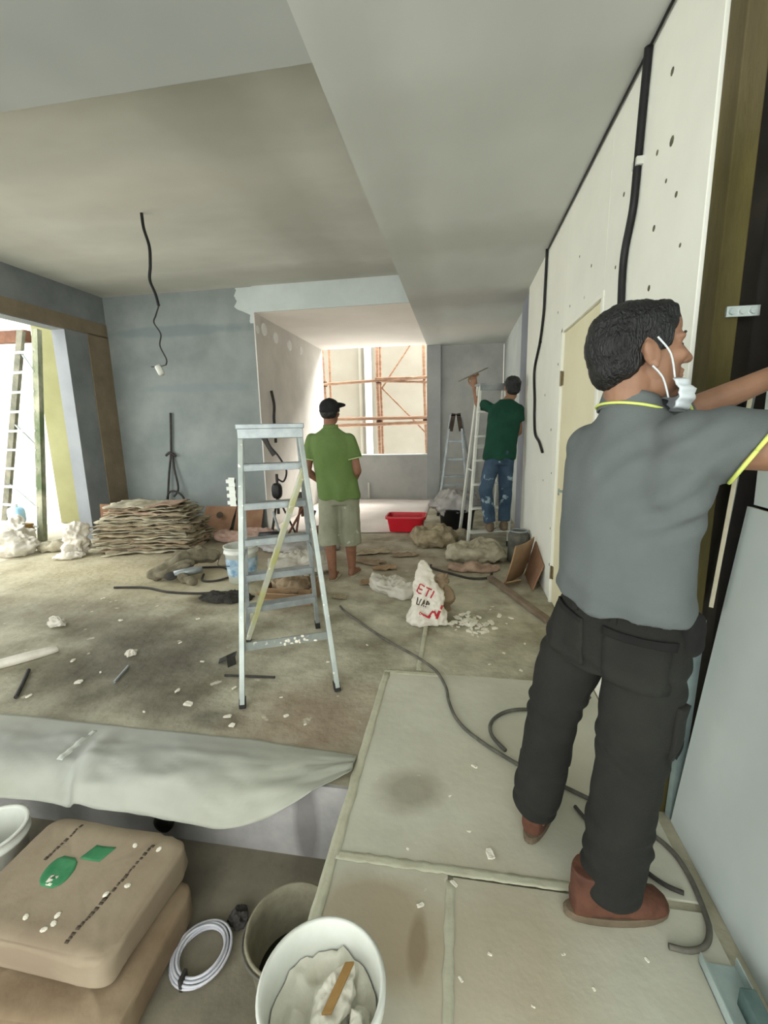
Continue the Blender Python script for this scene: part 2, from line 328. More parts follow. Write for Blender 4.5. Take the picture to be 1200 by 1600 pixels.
# back wall with bulkhead
mb = MB(); mb.box((-5.25, 6.05, 0), (-2.75, 6.2, 3.32), 0); struct('wall_back', mb, M_grey, label='blue grey skimmed wall with white patch in the upper corner', cat='wall')
mb = MB(); mb.box((-2.75, 6.03, 2.992), (-.62, 6.05, 3.32)); struct('wall_bulkhead', mb, M_skimw, label='white skimmed bulkhead above the window alcove', cat='wall')
mb = MB(); mb.box((-2.92, 6.2, 0), (-2.75, 9.15, 3.0)); mb.box((-2.752, 6.04, 0), (-2.735, 6.2, 3.0))
wa = struct('wall_alcove', mb, M_alcwall, label='pale plaster side wall of the window alcove', cat='wall')
for y, z, r in ((6.12, 2.79, .05), (6.36, 2.84, .07), (6.77, 2.80, .065), (7.33, 2.78, .07), (7.87, 2.79, .06)):
    MB().lathe((-2.752, y, z), [(r*1.25, 0), (r*1.2, .012), (r, .02)], 14, axis=(1, 0, 0)).build('filler_patch', M_filler, parent=wa)
def wp(u, v):
    z = 2.86+.455*v; x0 = -2.80-.19*min(1, max(0, (v-.25)*6))+.03*nz((v*7, 1, 2))+.012*nz((v*25, 3, 1)); return (x0+(-2.752-x0)*u, 6.047, z)
MB().grid(wp, 4, 30, th=-.004).build('filler_patch', M_skimw, parent=wa)
# far wall with the opening
mb = MB(); mb.box((-2.75, 8.92, 0), (-.62, 9.12, .89)); struct('wall_far', mb, M_dgrey, label='low dark cement wall under the window opening', cat='wall')
MB().box((-2.75, 8.9, .885), (-.62, 9.16, .905)).build('window_1', M_skimw, kind='structure', label='white sill of the unglazed window opening', cat='window')
mb = MB(); mb.box((-.62, 8.86, 0), (-.36, 9.15, 2.94)); struct('wall_pillar', mb, M_pgrey, label='pale cement pillar at the edge of the window opening', cat='wall')
mb = MB(); mb.box((-.36, 9.0, 0), (.8, 9.15, 2.94)); mb.box((.1, 8.985, 0), (.35, 9.0, 2.94)); struct('wall_far', mb, M_dgrey, label='dark grey cement end wall behind the worker in green', cat='wall')
# right wall: beige boarded partition with the door, grey pier and white return
mb = MB(); mb.box((.75, 1.70, 0), (.86, 2.72, 2.94)); mb.box((.75, 2.72, 2.13), (.86, 3.68, 2.94)); mb.box((.75, 3.68, 0), (.86, 5.55, 2.94))
wr = struct('wall_right', mb, M_beige, bevel=.003, label='cream painted board partition with screw marks and a door', cat='wall')
for y, z, r in ((2.05, 2.7, .016), (2.0, 2.45, .02), (2.13, 2.48, .012), (1.92, 2.24, .012), (2.1, 2.2, .014), (1.85, 2.05, .009), (2.1, 1.98, .014), (2.02, 2.33, .009), (1.98, 1.84, .011), (2.5, 2.5, .012), (2.55, 2.2, .01), (3.0, 2.35, .011), (3.3, 2.5, .009), (3.5, 2.25, .01), (3.8, 1.9, .012), (3.95, 1.4, .014), (3.85, 1.05, .01), (3.78, .6, .012), (3.9, 2.3, .012), (4.3, 1.7, .012), (4.2, .95, .01), (3.75, .3, .016), (4.6, 2.2, .012), (2.6, 1.95, .012)):
    MB().lathe((.752, y, z), [(r, 0), (r*.8, .0035)], 8, axis=(-1, 0, .0)).build('screw_mark', mat('screw_mark', (120, 116, 96), (86, 82, 70), 20, .9), parent=wr)
mb = MB(); mb.box((.78, 5.55, 0), (.95, 6.35, 2.94)); struct('wall_pier', mb, mat('pier_blue_grey', (136, 140, 150), (152, 156, 164), 1.8, .9, .1), label='blue grey pier between cream partition and white wall', cat='wall')
mb = MB(); mb.box((.82, 6.35, 0), (.95, 9.15, 2.94)); mb.box((.80, 6.34, 0), (.83, 6.37, 2.94)); struct('wall_return', mb, M_skimw, label='white skimmed wall past the blue grey pier', cat='wall')
# door
d = empty('door_1', (.76, 3.2, 0), 'cream flush door set in the boarded partition', 'door'); d['kind'] = 'structure'
MB().box((.762, 2.80, .012), (.80, 3.665, 2.105)).build('door_leaf', M_door, parent=d, bevel=.003)
for a in (((.742, 3.668, 0), (.80, 3.70, 2.14)), ((.742, 2.70, 2.108), (.80, 3.70, 2.14)), ((.742, 2.70, 0), (.80, 2.735, 2.108))): MB().box(*a).build('door_frame', M_beige, parent=d, bevel=.003)
for z in (.26, 1.78): 
    h = MB().box((.752, 3.635, z-.05), (.764, 3.675, z+.05)); h.tube([(.748, 3.667, z-.055), (.748, 3.667, z+.055)], .008); h.build('hinge', mat('dull_brass', (110, 98, 74), (140, 128, 100), 20, .45, metal=.6), parent=d)
hd = MB().tube([(.72+.012*math.cos(a), 3.40+.055*math.cos(a), .96+.018*math.sin(a)) for a in [i*math.pi/10 for i in range(21)]], .006, cap=False); hd.tube([(.765, 3.42, .96), (.72, 3.42, .96)], .009); hd.build('door_handle', M_galv, parent=d, smooth=True)
mb = MB(); mb.box((.86, 2.6, 0), (.88, 3.8, 2.3)); struct('door_gap_shade', mb, M_shade, label='dark sheet painting the shade behind the open edge of the door', cat='wall')  # dark sheet added to paint the shade in the door gap
# exposed end of the partition: timber, cavity, metal studs
MB().box((.762, 1.60, 0), (.83, 1.70, 2.94)).build('trim_1', M_timber, kind='structure', bevel=.004, label='olive brown timber post closing the cream partition', cat='post')
mb = MB(); mb.box((1.32, -.6, 0), (1.4, 1.72, 2.94)); mb.box((.87, 1.66, 0), (1.4, 1.72, 2.94)); struct('wall_cavity', mb, M_shade, label='back of the open wall cavity painted dark as shade beside the timber post', cat='wall')  # cavity walls coloured dark so that its shade is painted in
# left wall: header and pier around the wide opening
mb = MB(); mb.box((-5.2, 2.1, 2.76), (-5.0, 5.33, 3.32), 0); mb.box((-5.2, 5.33, 0), (-5.0, 6.05, 3.32), 0); mb.box((-5.2, -2.5, -.36), (-5.0, 2.1, 3.32), 0)
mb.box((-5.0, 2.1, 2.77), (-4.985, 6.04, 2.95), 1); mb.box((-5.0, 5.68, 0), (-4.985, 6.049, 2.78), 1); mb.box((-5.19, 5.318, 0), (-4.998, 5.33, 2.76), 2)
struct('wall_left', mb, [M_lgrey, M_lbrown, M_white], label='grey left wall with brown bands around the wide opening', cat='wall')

# ================================================================== OUTSIDE
mb = MB(); mb.box((-14, 2.0, -.5), (-5.2, 14, -.01)); struct('ground', mb, mat('pale_paving', (214, 206, 186), (228, 220, 202), 1.5, .9), label='pale sunlit paving outside the wide opening', cat='ground')
mb = MB(); mb.box((-6.45, 6.25, 0), (-5.2, 6.45, 4.2)); struct('wall_outside', mb, M_yell, label='pale yellow rendered wall outside the wide opening', cat='wall')
mb = MB(); mb.box((-14, 9.0, 0), (-6.0, 9.2, 5)); struct('wall_outside', mb, M_outw, label='bright white wall far outside the wide opening', cat='wall')
mb = MB(); mb.box((-5.0, 11.6, -.5), (4, 11.8, 3.85))
nb = struct('wall_neighbour', mb, M_cream, label='cream rendered neighbouring wall behind the scaffold', cat='wall')
for x, r, mm in ((-2.28, .09, M_outw), (-2.48, .04, M_cream)):
    MB().tube([(x, 11.5, 0), (x, 11.5, 3.5 if r < .05 else 3.45)], r, 16).build('downpipe', mm, parent=nb, smooth=True)
MB().box((-1.25, 11.57, 3.62), (-1.05, 11.6, 3.8)).build('wall_patch', M_bamb, parent=nb)
MB().bar((-7.9, 5.9, 2.85), (-6.0, 5.75, 2.8), .1, .16, (0, 1, 0)).build('timber_beam', M_rust, label='rusty brown beam end above the ladder outside', cat='beam')
aw = empty('awning', (-7.4, 7.6, 2.5), 'pale blue white awning outside beyond the ladder', 'awning')
for k in range(3): MB().bar((-9.6, 7.6, 2.95-.16*k), (-6.7, 7.6, 3.02-.16*k), .05, .09, (0, 1, 0)).build('awning_slat', mat('awning_white', (216, 228, 230), (226, 236, 236), 3, .6), parent=aw)

# bamboo scaffold
sc = empty('bamboo_scaffold', (-1.7, 9.7, 0), 'lashed bamboo pole scaffold outside the window opening', 'scaffold')
def pole(a, b, r):
    a, b = V(a), V(b); n = max(6, int((b-a).length/.12)); pts = []; rs = []
    for i in range(n+1):
        t = i/n; p = a.lerp(b, t); w = .012*nz(p*1.2, 1, a.x); pts.append(p+V((w, w, w*.6))); rs.append(r*(1.0 if i % 3 else 1.12))
    MB().tube(pts, rs, 8).build('pole', M_bamb, parent=sc, smooth=True)
for a, b, r in (((-2.95, 9.7, 3.9), (-2.82, 9.7, 0.2), .034), ((-2.78, 9.78, 3.9), (-2.78, 9.78, .2), .026), ((-1.73, 9.7, 3.9), (-1.7, 9.7, 0), .036), ((-1.68, 9.78, 3.9), (-1.64, 9.78, 0), .026), ((-.76, 9.7, 3.6), (-.66, 9.7, 0), .034),
                ((-3.05, 9.64, 2.37), (-.55, 9.64, 2.45), .03), ((-1.9, 9.66, 2.42), (-.4, 9.66, 2.33), .024), ((-1.75, 9.6, 2.45), (-.95, 9.6, 2.44), .026), ((-3.1, 9.64, 1.64), (-.4, 9.64, 1.63), .034), ((-3.1, 9.62, 1.49), (-.4, 9.62, 1.53), .036),
                ((-.98, 9.78, 3.2), (-1.66, 9.78, 2.24), .017), ((-1.62, 9.74, 2.26), (-.6, 9.74, 1.18), .017)):
    pole(a, b, r)
for x, z in ((-1.7, 2.41), (-1.7, 1.56), (-2.88, 2.38), (-.7, 1.57)):
    MB().lathe((x, 9.68, z-.05), [(.05, 0), (.062, .03), (.062, .07), (.05, .1)], 10).build('lashing', mat('dark_lashing', (84, 60, 50), None, 9, .9), parent=sc)
MB().tube([(-1.8, 8.86, .02), (-1.8, 8.86, .33), (-1.8, 8.86, .34)], .022, 10).build('water_pipe', M_pailw, smooth=True, label='short white pipe standing against the low window wall', cat='pipe')

# ================================================================== LADDERS
def stepladder(base_a, base_b, base_c, base_d, top_a, top_b, steps, name, label, m1, m2, brace_z=.35, diag=False, railw=.028, raild=.045, stepd=.085):
    """near legs a(left) b(right), step rails c(left) d(right); top at a/b height"""
    A, B, C, D, TA, TB = map(V, (base_a, base_b, base_c, base_d, top_a, top_b))
    r = empty(name, (A+B+C+D)/4, label, 'ladder')
    ax = (B-A).normalized(); n = V((-ax.y, ax.x, 0))
    up_ = V((0, 0, 1))
    for p, t, sg, mm in ((A, TA, -1, m1), (B, TB, -1, m1), (C, TA, 1, m2), (D, TB, 1, m2)):
        t2 = t+n*.035*sg
        MB().bar(p+up_*.02, t2, railw, raild, ax).build('rail', mm, parent=r, bevel=.003)
        MB().bar(p, p+(t2-p)*.035, railw*1.25, raild*1.2, ax).build('foot', M_rub, parent=r, bevel=.004)
    H = TA.z
    for z in steps:
        k = z/H; p, q = C.lerp(TA+n*.035, k), D.lerp(TB+n*.035, k)
        mb = MB().obox((p+q)/2, (q-p)/2, n*stepd/2, up_*.011); mb.obox((p+q)/2-n*stepd/2-up_*.012, (q-p)/2, n*.003, up_*.018); mb.build('step', m2, parent=r, bevel=.002)
    k = brace_z/H; p, q = A.lerp(TA, k), B.lerp(TB, k); MB().bar(p, q, .012, .045, n).build('brace', m1, parent=r)
    mb = MB().obox((TA+TB)/2+up_*.012, (TB-TA)/2+ax*.025, n*.085, up_*.014); mb.obox((TA+TB)/2-up_*.025-n*.075, (TB-TA)/2+ax*.018, n*.004, up_*.03); mb.build('top_cap', M_alud, parent=r, bevel=.004)
    for P_, Q_ in ((A, C), (B, D)):
        T = TA if P_ is A else TB; a, b = P_.lerp(T, .48), Q_.lerp(T, .48); MB().bar(a, b, .006, .02, ax).build('spreader', m2, parent=r)
    if diag:
        MB().bar(B.lerp(TB, .84)+n*.03, C+n*-.03+up_*.03, .03, .045, ax).build('diagonal_prop', M_yel, parent=r, bevel=.003)
    return r
lad = stepladder((-1.12, 1.99, .0), (-.66, 2.21, 0), (-1.44, 2.72, 0), (-1.02, 2.98, 0), (-1.215, 2.40, 1.455), (-.925, 2.535, 1.455), (.27, .51, .76, 1.0, 1.24), 'stepladder', 'splashed aluminium stepladder with a diagonal prop in mid room', M_alu, M_alud, .30, True)
clip = MB().box((-1.262, 2.30, 1.03), (-1.225, 2.312, 1.19))
for k in range(4): clip.box((-1.275, 2.296, 1.04+.04*k), (-1.225, 2.316, 1.06+.04*k))
clip.build('bracket', M_pailw, parent=lad)
mb = MB(); 
for k in range(14):
    tq = random.uniform(-.09, .09); mb.ell((-.87+tq, 2.203+tq*.478-.006, .30+random.uniform(-.02, .02)), (random.uniform(.006, .016), .006, random.uniform(.004, .012)), n=8, m=6)
mb.build('dried_putty', M_chip, parent=lad, smooth=True)
stepladder((.11, 5.25, 0), (.60, 5.42, 0), (.02, 6.0, 0), (.48, 6.17, 0), (.225, 5.58, 1.90), (.525, 5.68, 1.90), (), 'stepladder', 'tall white stepladder under the worker in dark green', M_pailw, M_pailw, 1.2)
# the steps the worker stands on are on the near side
tl = [o for o in COL.objects if o.name.startswith('stepladder') and o.type == 'EMPTY'][-1]
for z in (.20, .48, .76, 1.04, 1.32, 1.6):
    k = z/1.9; p, q = V((.11, 5.25, 0)).lerp(V((.225, 5.545, 1.9)), k), V((.60, 5.42, 0)).lerp(V((.525, 5.645, 1.9)), k)
    MB().obox((p+q)/2, (q-p)/2, V((-.03, .09, 0))*.5, V((0, 0, .011))).build('step', M_pailw, parent=tl, bevel=.002)
stepladder((-.33, 7.25, 0), (.16, 7.25, 0), (-.40, 7.95, 0), (.34, 7.95, 0), (-.14, 7.5, 1.6), (.02, 7.5, 1.6), (.3, .6, .9, 1.2), 'stepladder', 'narrow grey folding ladder with brown top by end wall', M_alud, M_alud, .5, railw=.035)
nl = [o for o in COL.objects if o.name.startswith('stepladder') and o.type == 'EMPTY'][-1]
for x in (-.14, .03): MB().bar((x, 7.44, 1.36), (x+(.05 if x < 0 else -.05), 7.44, 1.64), .07, .05, (1, 0, 0)).build('hinge_cover', mat('dark_brown_plastic', (60, 48, 40), (84, 70, 60), 9, .7), parent=nl)
# outdoor ladder
ol = empty('tall_ladder', (-6.1, 5.3, 0), 'tall weathered rung ladder standing outside the wide opening', 'ladder')
Lb, Lt, Rb, Rt = V((-6.62, 5.44, 0)), V((-5.83, 5.5, 2.82)), V((-5.67, 5.16, 0)), V((-5.59, 5.5, 2.82))
MB().bar(Lb, Lt, .09, .05, (1, 0, 0)).build('rail', mat('weathered_rail', (96, 96, 82), (136, 132, 116), 6, .7), parent=ol)
MB().bar(Rb, Rt, .09, .07, (1, 0, 0)).build('rail', mat('mossy_rail', (92, 104, 74), (176, 172, 150), 4, .7, stretch=(1, 1, .6)), parent=ol)
MB().bar(Rb+V((-.06, .02, 0)), Rt+V((-.06, .02, 0)), .03, .05, (1, 0, 0)).build('rail', M_outw, parent=ol)
for k in range(10):
    t = .07+.092*k; MB().bar(Lb.lerp(Lt, t)-V((.03, .03, 0)), Rb.lerp(Rt, t)-V((.02, .03, 0)), .035, .03, (0, 1, 0)).build('rung', M_outw, parent=ol)
for t in (.2, .5, .84): MB().bar(Lb.lerp(Lt, t+.07), Rb.lerp(Rt, t-.06), .02, .02, (0, 1, 0)).build('brace', M_alud, parent=ol)

# ================================================================== PEOPLE
UP = V((0, 0, 1))
def frame(fwd, tilt=0, roll=0):
    f = V((fwd[0], fwd[1], 0)).normalized(); l = UP.cross(f)
    M3 = Matrix((f, l, UP)).transposed()
    return M3 @ Euler((roll, -tilt, 0)).to_matrix()
def head_parts(mb, c, R, k=1.0):
    g = lambda x, y, z: V(c)+R @ (V((x, y, z))*k)
    E_ = lambda p, r, rt=None, n=18, m=12: mb.ell(g(*p), tuple(q*k for q in r), (R @ rt) if rt else R, n, m)
    E_((-.018, 0, .035), (.098, .076, .083)); E_((.028, 0, -.012), (.062, .064, .09)); E_((.03, 0, -.068), (.056, .052, .042))
    E_((.074, 0, -.094), (.018, .022, .016)); E_((.062, .046, -.012), (.024, .02, .02)); E_((.062, -.046, -.012), (.024, .02, .02))
    E_((.071, .028, .031), (.016, .03, .012)); E_((.071, -.028, .031), (.016, .03, .012)); E_((.076, 0, .018), (.014, .016, .024)); E_((.064, .03, .008), (.015, .024, .018)); E_((.064, -.03, .008), (.015, .024, .018)); E_((.06, 0, .06), (.03, .05, .04))
    mb.limb([g(.084, 0, .022), g(.098, 0, 0), g(.109, 0, -.02)], [.009*k, .010*k, .0125*k], 10)
    E_((.096, .012, -.024), (.011, .009, .008)); E_((.096, -.012, -.024), (.011, .009, .008))
    E_((.089, 0, -.047), (.011, .022, .006)); E_((.086, 0, -.06), (.012, .02, .007))
    for s_ in (1, -1):
        E_((-.008, .078*s_, -.004), (.021, .008, .033), rot(0, 0, -.25)); E_((-.018, .085*s_, .004), (.012, .005, .024), rot(0, 0, -.25)); E_((.0, .08*s_, -.03), (.009, .008, .01))
    return g
def hand_parts(mb, wrist, d, nrm, side, curl=.4, k=1.0, r=.0088):
    """palm, four unequal bent fingers and a thumb; d = along the hand, nrm = back of the hand"""
    d = V(d).normalized(); nrm = V(nrm); nrm = (nrm-d*nrm.dot(d)).normalized(); w = d.cross(nrm)*side; W_ = V(wrist)
    pc = W_+d*.05*k
    mb.ell(pc, (.052*k, .04*k, .016*k), Matrix((d, w, d.cross(w))).transposed(), 14, 10, .7, .7)
    mb.limb([W_-d*.01, W_+d*.03*k], [.025*k, .026*k], 10)
    for i, (off, ln) in enumerate(((.030, .070), (.0105, .080), (-.0095, .074), (-.029, .058))):
        p = W_+(d*(.092-.006*abs(i-1))+w*off)*k; dd = d.copy(); pts = [p-d*.02, p]
        for sgm in (.45, .32, .25):
            dd = (dd-nrm*math.tan(curl*.62)).normalized(); p = p+dd*ln*k*sgm; pts.append(p)
        mb.limb(pts, [r*1.05, r*1.03, r, r*.93, r*.8], 8)
    p0 = W_+d*.028*k+w*.03*k; p1 = p0+(d*.03+w*.028-nrm*.008)*k; p2 = p1+(d*.03+w*.008-nrm*.012)*k; p3 = p2+(d*.022-nrm*.01)*k
    mb.limb([W_+d*.03*k+w*.012*k, p0, p1, p2, p3], [.015*k, .014*k, .0115*k, .0105*k, .009*k], 8)
def put(name, me, mats, parent, **k): return link(name, me, mats, parent=parent, smooth=True, **k)

# ------------------------------------------------ worker in grey polo (foreground)
w1 = empty('person', (.42, 1.26, 0), 'worker in grey polo and charcoal trousers reaching towards the leaning plasterboard', 'person')
Rx = V((.66, -.75, 0)).normalized(); Fd = V((.75, .66, 0)).normalized()
hc = V((.442, 1.255, 1.610)); HR = frame((1, .06), .10)
LS, LE, LW = V((.375, 1.345, 1.395)), V((.60, 1.38, 1.465)), V((.838, 1.355, 1.575))
RS, RE, RW = V((.525, 1.135, 1.40)), V((.755, .995, 1.375)), V((.838, 1.17, 1.50))
body = MB(); g1 = head_parts(body, hc, HR)
body.limb([g1(-.03, 0, -.045), g1(-.035, 0, -.09), V((.425, 1.262, 1.45))], [.056, .055, .06])
body.loft([((.44, 1.26, .93), Rx*.13, Fd*.09), ((.445, 1.255, 1.15), Rx*.135, Fd*.09), ((.445, 1.25, 1.33), Rx*.15, Fd*.095), ((.435, 1.255, 1.44), Rx*.12, Fd*.065)])
body.limb([LS-UP*.02, LS.lerp(LE, .5), LE, LW], [.04, .044, .04, .027]); body.limb([RS-UP*.015, RS.lerp(RE, .5), RE, RW], [.04, .046, .042, .028])
hand_parts(body, LW, (.22, .1, .95), (-1, .1, .2), -1, .16); hand_parts(body, RW, (.16, .5, .85), (-1, .2, .1), 1, .16)
LH, LK, LA = V((.385, 1.335, .90)), V((.315, 1.39, .55)), V((.282, 1.43, .12))
RH, RK, RA = V((.505, 1.205, .90)), V((.49, 1.215, .53)), V((.455, 1.18, .11))
body.limb([LH, LK, LA, LA+V((0, 0, -.04))], [.075, .055, .04, .04]); body.limb([RH, RK, RA, RA+V((0, 0, -.04))], [.075, .055, .04, .04])
body.limb([LA+V((0, 0, -.06)), LA+V((.06, .1, -.075))], [.035, .03]); body.limb([RA+V((0, 0, -.055)), RA+V((.12, .02, -.07))], [.035, .03])
bd = put('body', union(body, .0045, 4), M_skin, w1, label='tanned skin')
for s_ in (1, -1):
    MB().ell(g1(.0765, .031*s_, .012), (.006, .012, .005), HR, 10, 8).build('eye', M_eye, parent=bd, smooth=True)
    MB().tube([g1(.086, .014*s_, .032), g1(.089, .03*s_, .040), g1(.078, .05*s_, .036)], [.002, .004, .002], 6).build('eyebrow', M_hair, parent=bd, smooth=True)
# hair
hm = MB(); H_ = lambda p, r, rt=None: hm.ell(g1(*p), r, (HR @ rt) if rt else HR, 22, 14)
H_((-.018, 0, .066), (.105, .083, .066)); H_((-.052, 0, .03), (.078, .084, .088)); H_((-.075, 0, -.02), (.045, .064, .055)); H_((.030, 0, .092), (.052, .066, .032))
for s_ in (1, -1): H_((.014, .07*s_, .04), (.032, .014, .04)); H_((.006, .0765*s_, .015), (.008, .006, .02)); H_((-.055, .055*s_, -.005), (.035, .025, .05))
hm_ = union(hm, .005, 5); displace(hm_, lambda p, n: .0035*nz((p.x*50, p.y*50, p.z*18))+.0025*nz((p.x*120, p.y*120, p.z*50)))
put('hair', hm_, M_hair, w1, label='short black hair')
# face mask pulled under the chin
def mk(u, v):
    a = (u-.5)*2.7; rr = .069+.020*math.sin(v*math.pi)+.0035*math.sin(v*22)+.003*nz((u*9, v*7, 2))
    return g1(.026+rr*math.cos(a)*.98, rr*math.sin(a)*1.0, -.066-.062*v-.004*math.cos(a)-.014*v*math.cos(a))
mo = MB().grid(mk, 28, 14, th=.003).build('face_mask', M_mask, parent=w1, smooth=True, label='white face mask pulled down under the chin')
for s_ in (-1, 1):
    MB().tube(bez([g1(.0, .088*s_, .03), g1(.03, .083*s_, -.01), g1(.045, .070*s_, -.064)], 5), .0022, 6).build('ear_loop', M_mask, parent=mo, smooth=True)
    MB().tube(bez([g1(-.012, .088*s_, -.032), g1(.014, .08*s_, -.062), g1(.028, .075*s_, -.108)], 5), .0022, 6).build('ear_loop', M_mask, parent=mo, smooth=True)
# polo shirt
sh = MB()
sh.loft([((.445, 1.255, .962), Rx*.180-UP*.022, Fd*.135), ((.445, 1.255, 1.02), Rx*.178-UP*.012, Fd*.134), ((.44, 1.255, 1.12), Rx*.172, Fd*.125), ((.44, 1.25, 1.25), Rx*.182, Fd*.125), ((.445, 1.25, 1.35), Rx*.178, Fd*.12), ((.445, 1.25, 1.42), Rx*.145, Fd*.095), ((.435, 1.255, 1.465), Rx*.095, Fd*.075), ((.43, 1.258, 1.495), Rx*.07, Fd*.065)], 40)
sh.limb([LS+V((-.005, -.0, -.015)), LS.lerp(LE, .55), LS.lerp(LE, .8)], [.066, .068, .074], 18)
drn = (RE-RS).normalized(); drt = (drn+V((0, 0, -.45))).normalized(); pa = drn.cross(UP).normalized(); pb = pa.cross(drn); pbt = pa.cross(drt)
sh.loft([(RS+V((-.02, 0, -.01)), pa*.076, pb*.076), (RS.lerp(RE, .2), pa*.077, pb*.078), (RS.lerp(RE, .44), pa*.079, pbt*.086)], 24)
sh.ell(RS+V((-.01, 0, -.01)), (.083, .083, .083), None, 18, 12); sh.ell(RS+V((-.03, -.005, -.09)), (.08, .07, .1), None, 16, 12)
me = union(sh, .008, 9, .6)
def shirt_w(p, n):
    q = V((p.x, p.y, 0)).dot(Rx); t = nz((q*9, p.z*2.2, p.y*3))
    f = .010*t+.005*nz(p, 14)+.007*(.4-abs(nz((q*6+p.z*2, p.z*3.5-q*2, p.y*3), 1, 5))*1.5)
    sl = max(0, 1-(p-RS-V((-.02, 0, -.08))).length/.2); f += sl*.010*math.sin((p.z*.8-p.x*.55+p.y*.2)*95+3*nz(p, 7))
    if p.z < 1.06:
        f += (1.06-p.z)*.14*nz((q*13, p.z*5, 4))+.006*math.sin(p.z*70+q*22)*min(1, (1.06-p.z)*8)
    return f
displace(me, shirt_w)
po = put('polo_shirt', me, M_polo, w1, label='grey polo shirt with lime piping')
# collar stands round the neck
ng = V((.425, 1.262, 0)); cu = []
def collar(u, v):
    a = 2*math.pi*u; back = -math.cos(a)   # a=0 in front
    d_ = Fd*math.cos(a)+V((-Fd.y, Fd.x, 0))*math.sin(a)
    return ng+d_*(.066+.012*(1-v)+.010*math.cos(a))+UP*(1.472+.045*v+.016*back)
MB().grid(collar, 40, 4, th=.006).build('collar', M_polo, parent=po, smooth=True)
MB().tube([V(collar(i/40, .22))+(V(collar(i/40, .22))-V((ng.x, ng.y, collar(i/40, .22)[2]))).normalized()*.004 for i in range(41)], .0036, 6).build('collar_piping', M_lime, parent=po, smooth=True)
ce = RS.lerp(RE, .435)
MB().tube([ce+pa*math.cos(a)*.079+pbt*math.sin(a)*.086 for a in [i*2*math.pi/28 for i in range(29)]], .0045, 6).build('cuff_piping', M_lime, parent=po, smooth=True)
dl = (LE-LS).normalized(); o1 = dl.orthogonal().normalized(); o2 = dl.cross(o1); ce = LS.lerp(LE, .97)
MB().tube([ce+(o1*math.cos(a)+o2*math.sin(a))*.066 for a in [i*2*math.pi/28 for i in range(29)]], .0042, 6).build('cuff_piping', M_lime, parent=po, smooth=True)
# trousers
tr = MB()
tr.loft([((.445, 1.262, 1.0), Rx*.158, Fd*.112), ((.445, 1.265, .92), Rx*.17, Fd*.122), ((.445, 1.268, .84), Rx*.175, Fd*.125), ((.44, 1.275, .77), Rx*.165, Fd*.115)], 36)
tr.limb([LH+V((-.005, 0, -.02)), LH.lerp(LK, .5), LK, LK.lerp(LA, .5), LA+V((0, .0, .035))], [.098, .092, .082, .08, .076], 20)
tr.limb([RH+V((.0, 0, -.02)), RH.lerp(RK, .5), RK, RK.lerp(RA, .5), RA+V((0, .0, .04))], [.102, .099, .094, .09, .088], 20)
me = union(tr, .008, 8, .55)
for v in me.vertices:      # cut the hems level
    if v.co.z < .1: v.co.z = .1-.25*(.1-v.co.z)
def trou_w(p, n):
    f = .007*nz((p.x*8, p.y*8, p.z*5))+.0035*nz(p, 18)
    if p.z < .34: f += .004*math.sin(p.z*62+6*nz(p, 7))
    kn = math.exp(-((p.z-.56)/.08)**2); f += kn*.004*math.sin(p.z*70+p.x*40+5*nz(p,6))
    st = math.exp(-((p.z-.80)/.05)**2); f += st*.005*math.sin(p.z*80+(p.x-p.y)*25)
    return f
displace(me, trou_w)
to = put('trousers', me, M_trou, w1, label='charcoal cargo trousers')
def skin_pt(c, d_, me_o, off=0.0):      # nearest point on a garment, seen along a ray from inside
    dg = None
    ok, loc, nrm, _ = me_o.ray_cast(V(c)-wloc(me_o)+V(d_).normalized()*1.2, -V(d_).normalized())
    return (loc+wloc(me_o)+nrm*off, nrm) if ok else (V(c), V(d_))
Bk = -Fd
def patch(name, cen, wdir, hdir, out, w, h, mt_, th=.006, host=to, par=None):
    wdir, hdir, out = V(wdir).normalized(), V(hdir).normalized(), V(out).normalized()
    def fn(u, v):
        p, n = skin_pt(V(cen)+wdir*(u-.5)*w+hdir*(v-.5)*h, out, host, th); return p
    return MB().grid(fn, 10, 10, th=th*1.6).build(name, mt_, parent=par or host, smooth=True)
patch('back_pocket', (.52, 1.2, .845), Rx, UP, Bk, .13, .14, M_trou); patch('back_pocket', (.375, 1.32, .86), Rx, UP, Bk, .12, .14, M_trou)
patch('pocket_flap', (.52, 1.2, .915), Rx+UP*-.12, UP, Bk, .14, .02, M_trouk, .009); patch('pocket_flap', (.375, 1.32, .93), Rx+UP*-.1, UP, Bk, .11, .012, M_trouk, .009)
patch('cargo_pocket', (.545, 1.19, .66), V((.6, -.8, 0)), UP, V((.35, -.95, 0)), .13, .16, M_trou, .012); patch('cargo_pocket_flap', (.56, 1.19, .60), V((.8, -.6, .15)), UP, V((.5, -.9, 0)), .11, .018, M_trouk, .016)
for off in (-.06, .05): patch('belt_loop', V((.445, 1.262, .975))+Rx*off, Rx, UP, Bk, .014, .06, M_trou, .008)
patch('waistband', (.445, 1.262, .985), Rx, UP, Bk, .29, .03, M_trouk, .003)
link('tool_pouch', displace(union(MB().ell((.575, 1.155, .925), (.035, .03, .06), rot(.6), 20, 12, .6, .6), .006, 2), lambda p, n: .006*nz(p, 25)), M_trouk, parent=w1, smooth=True, label='black tool pouch at the hip')
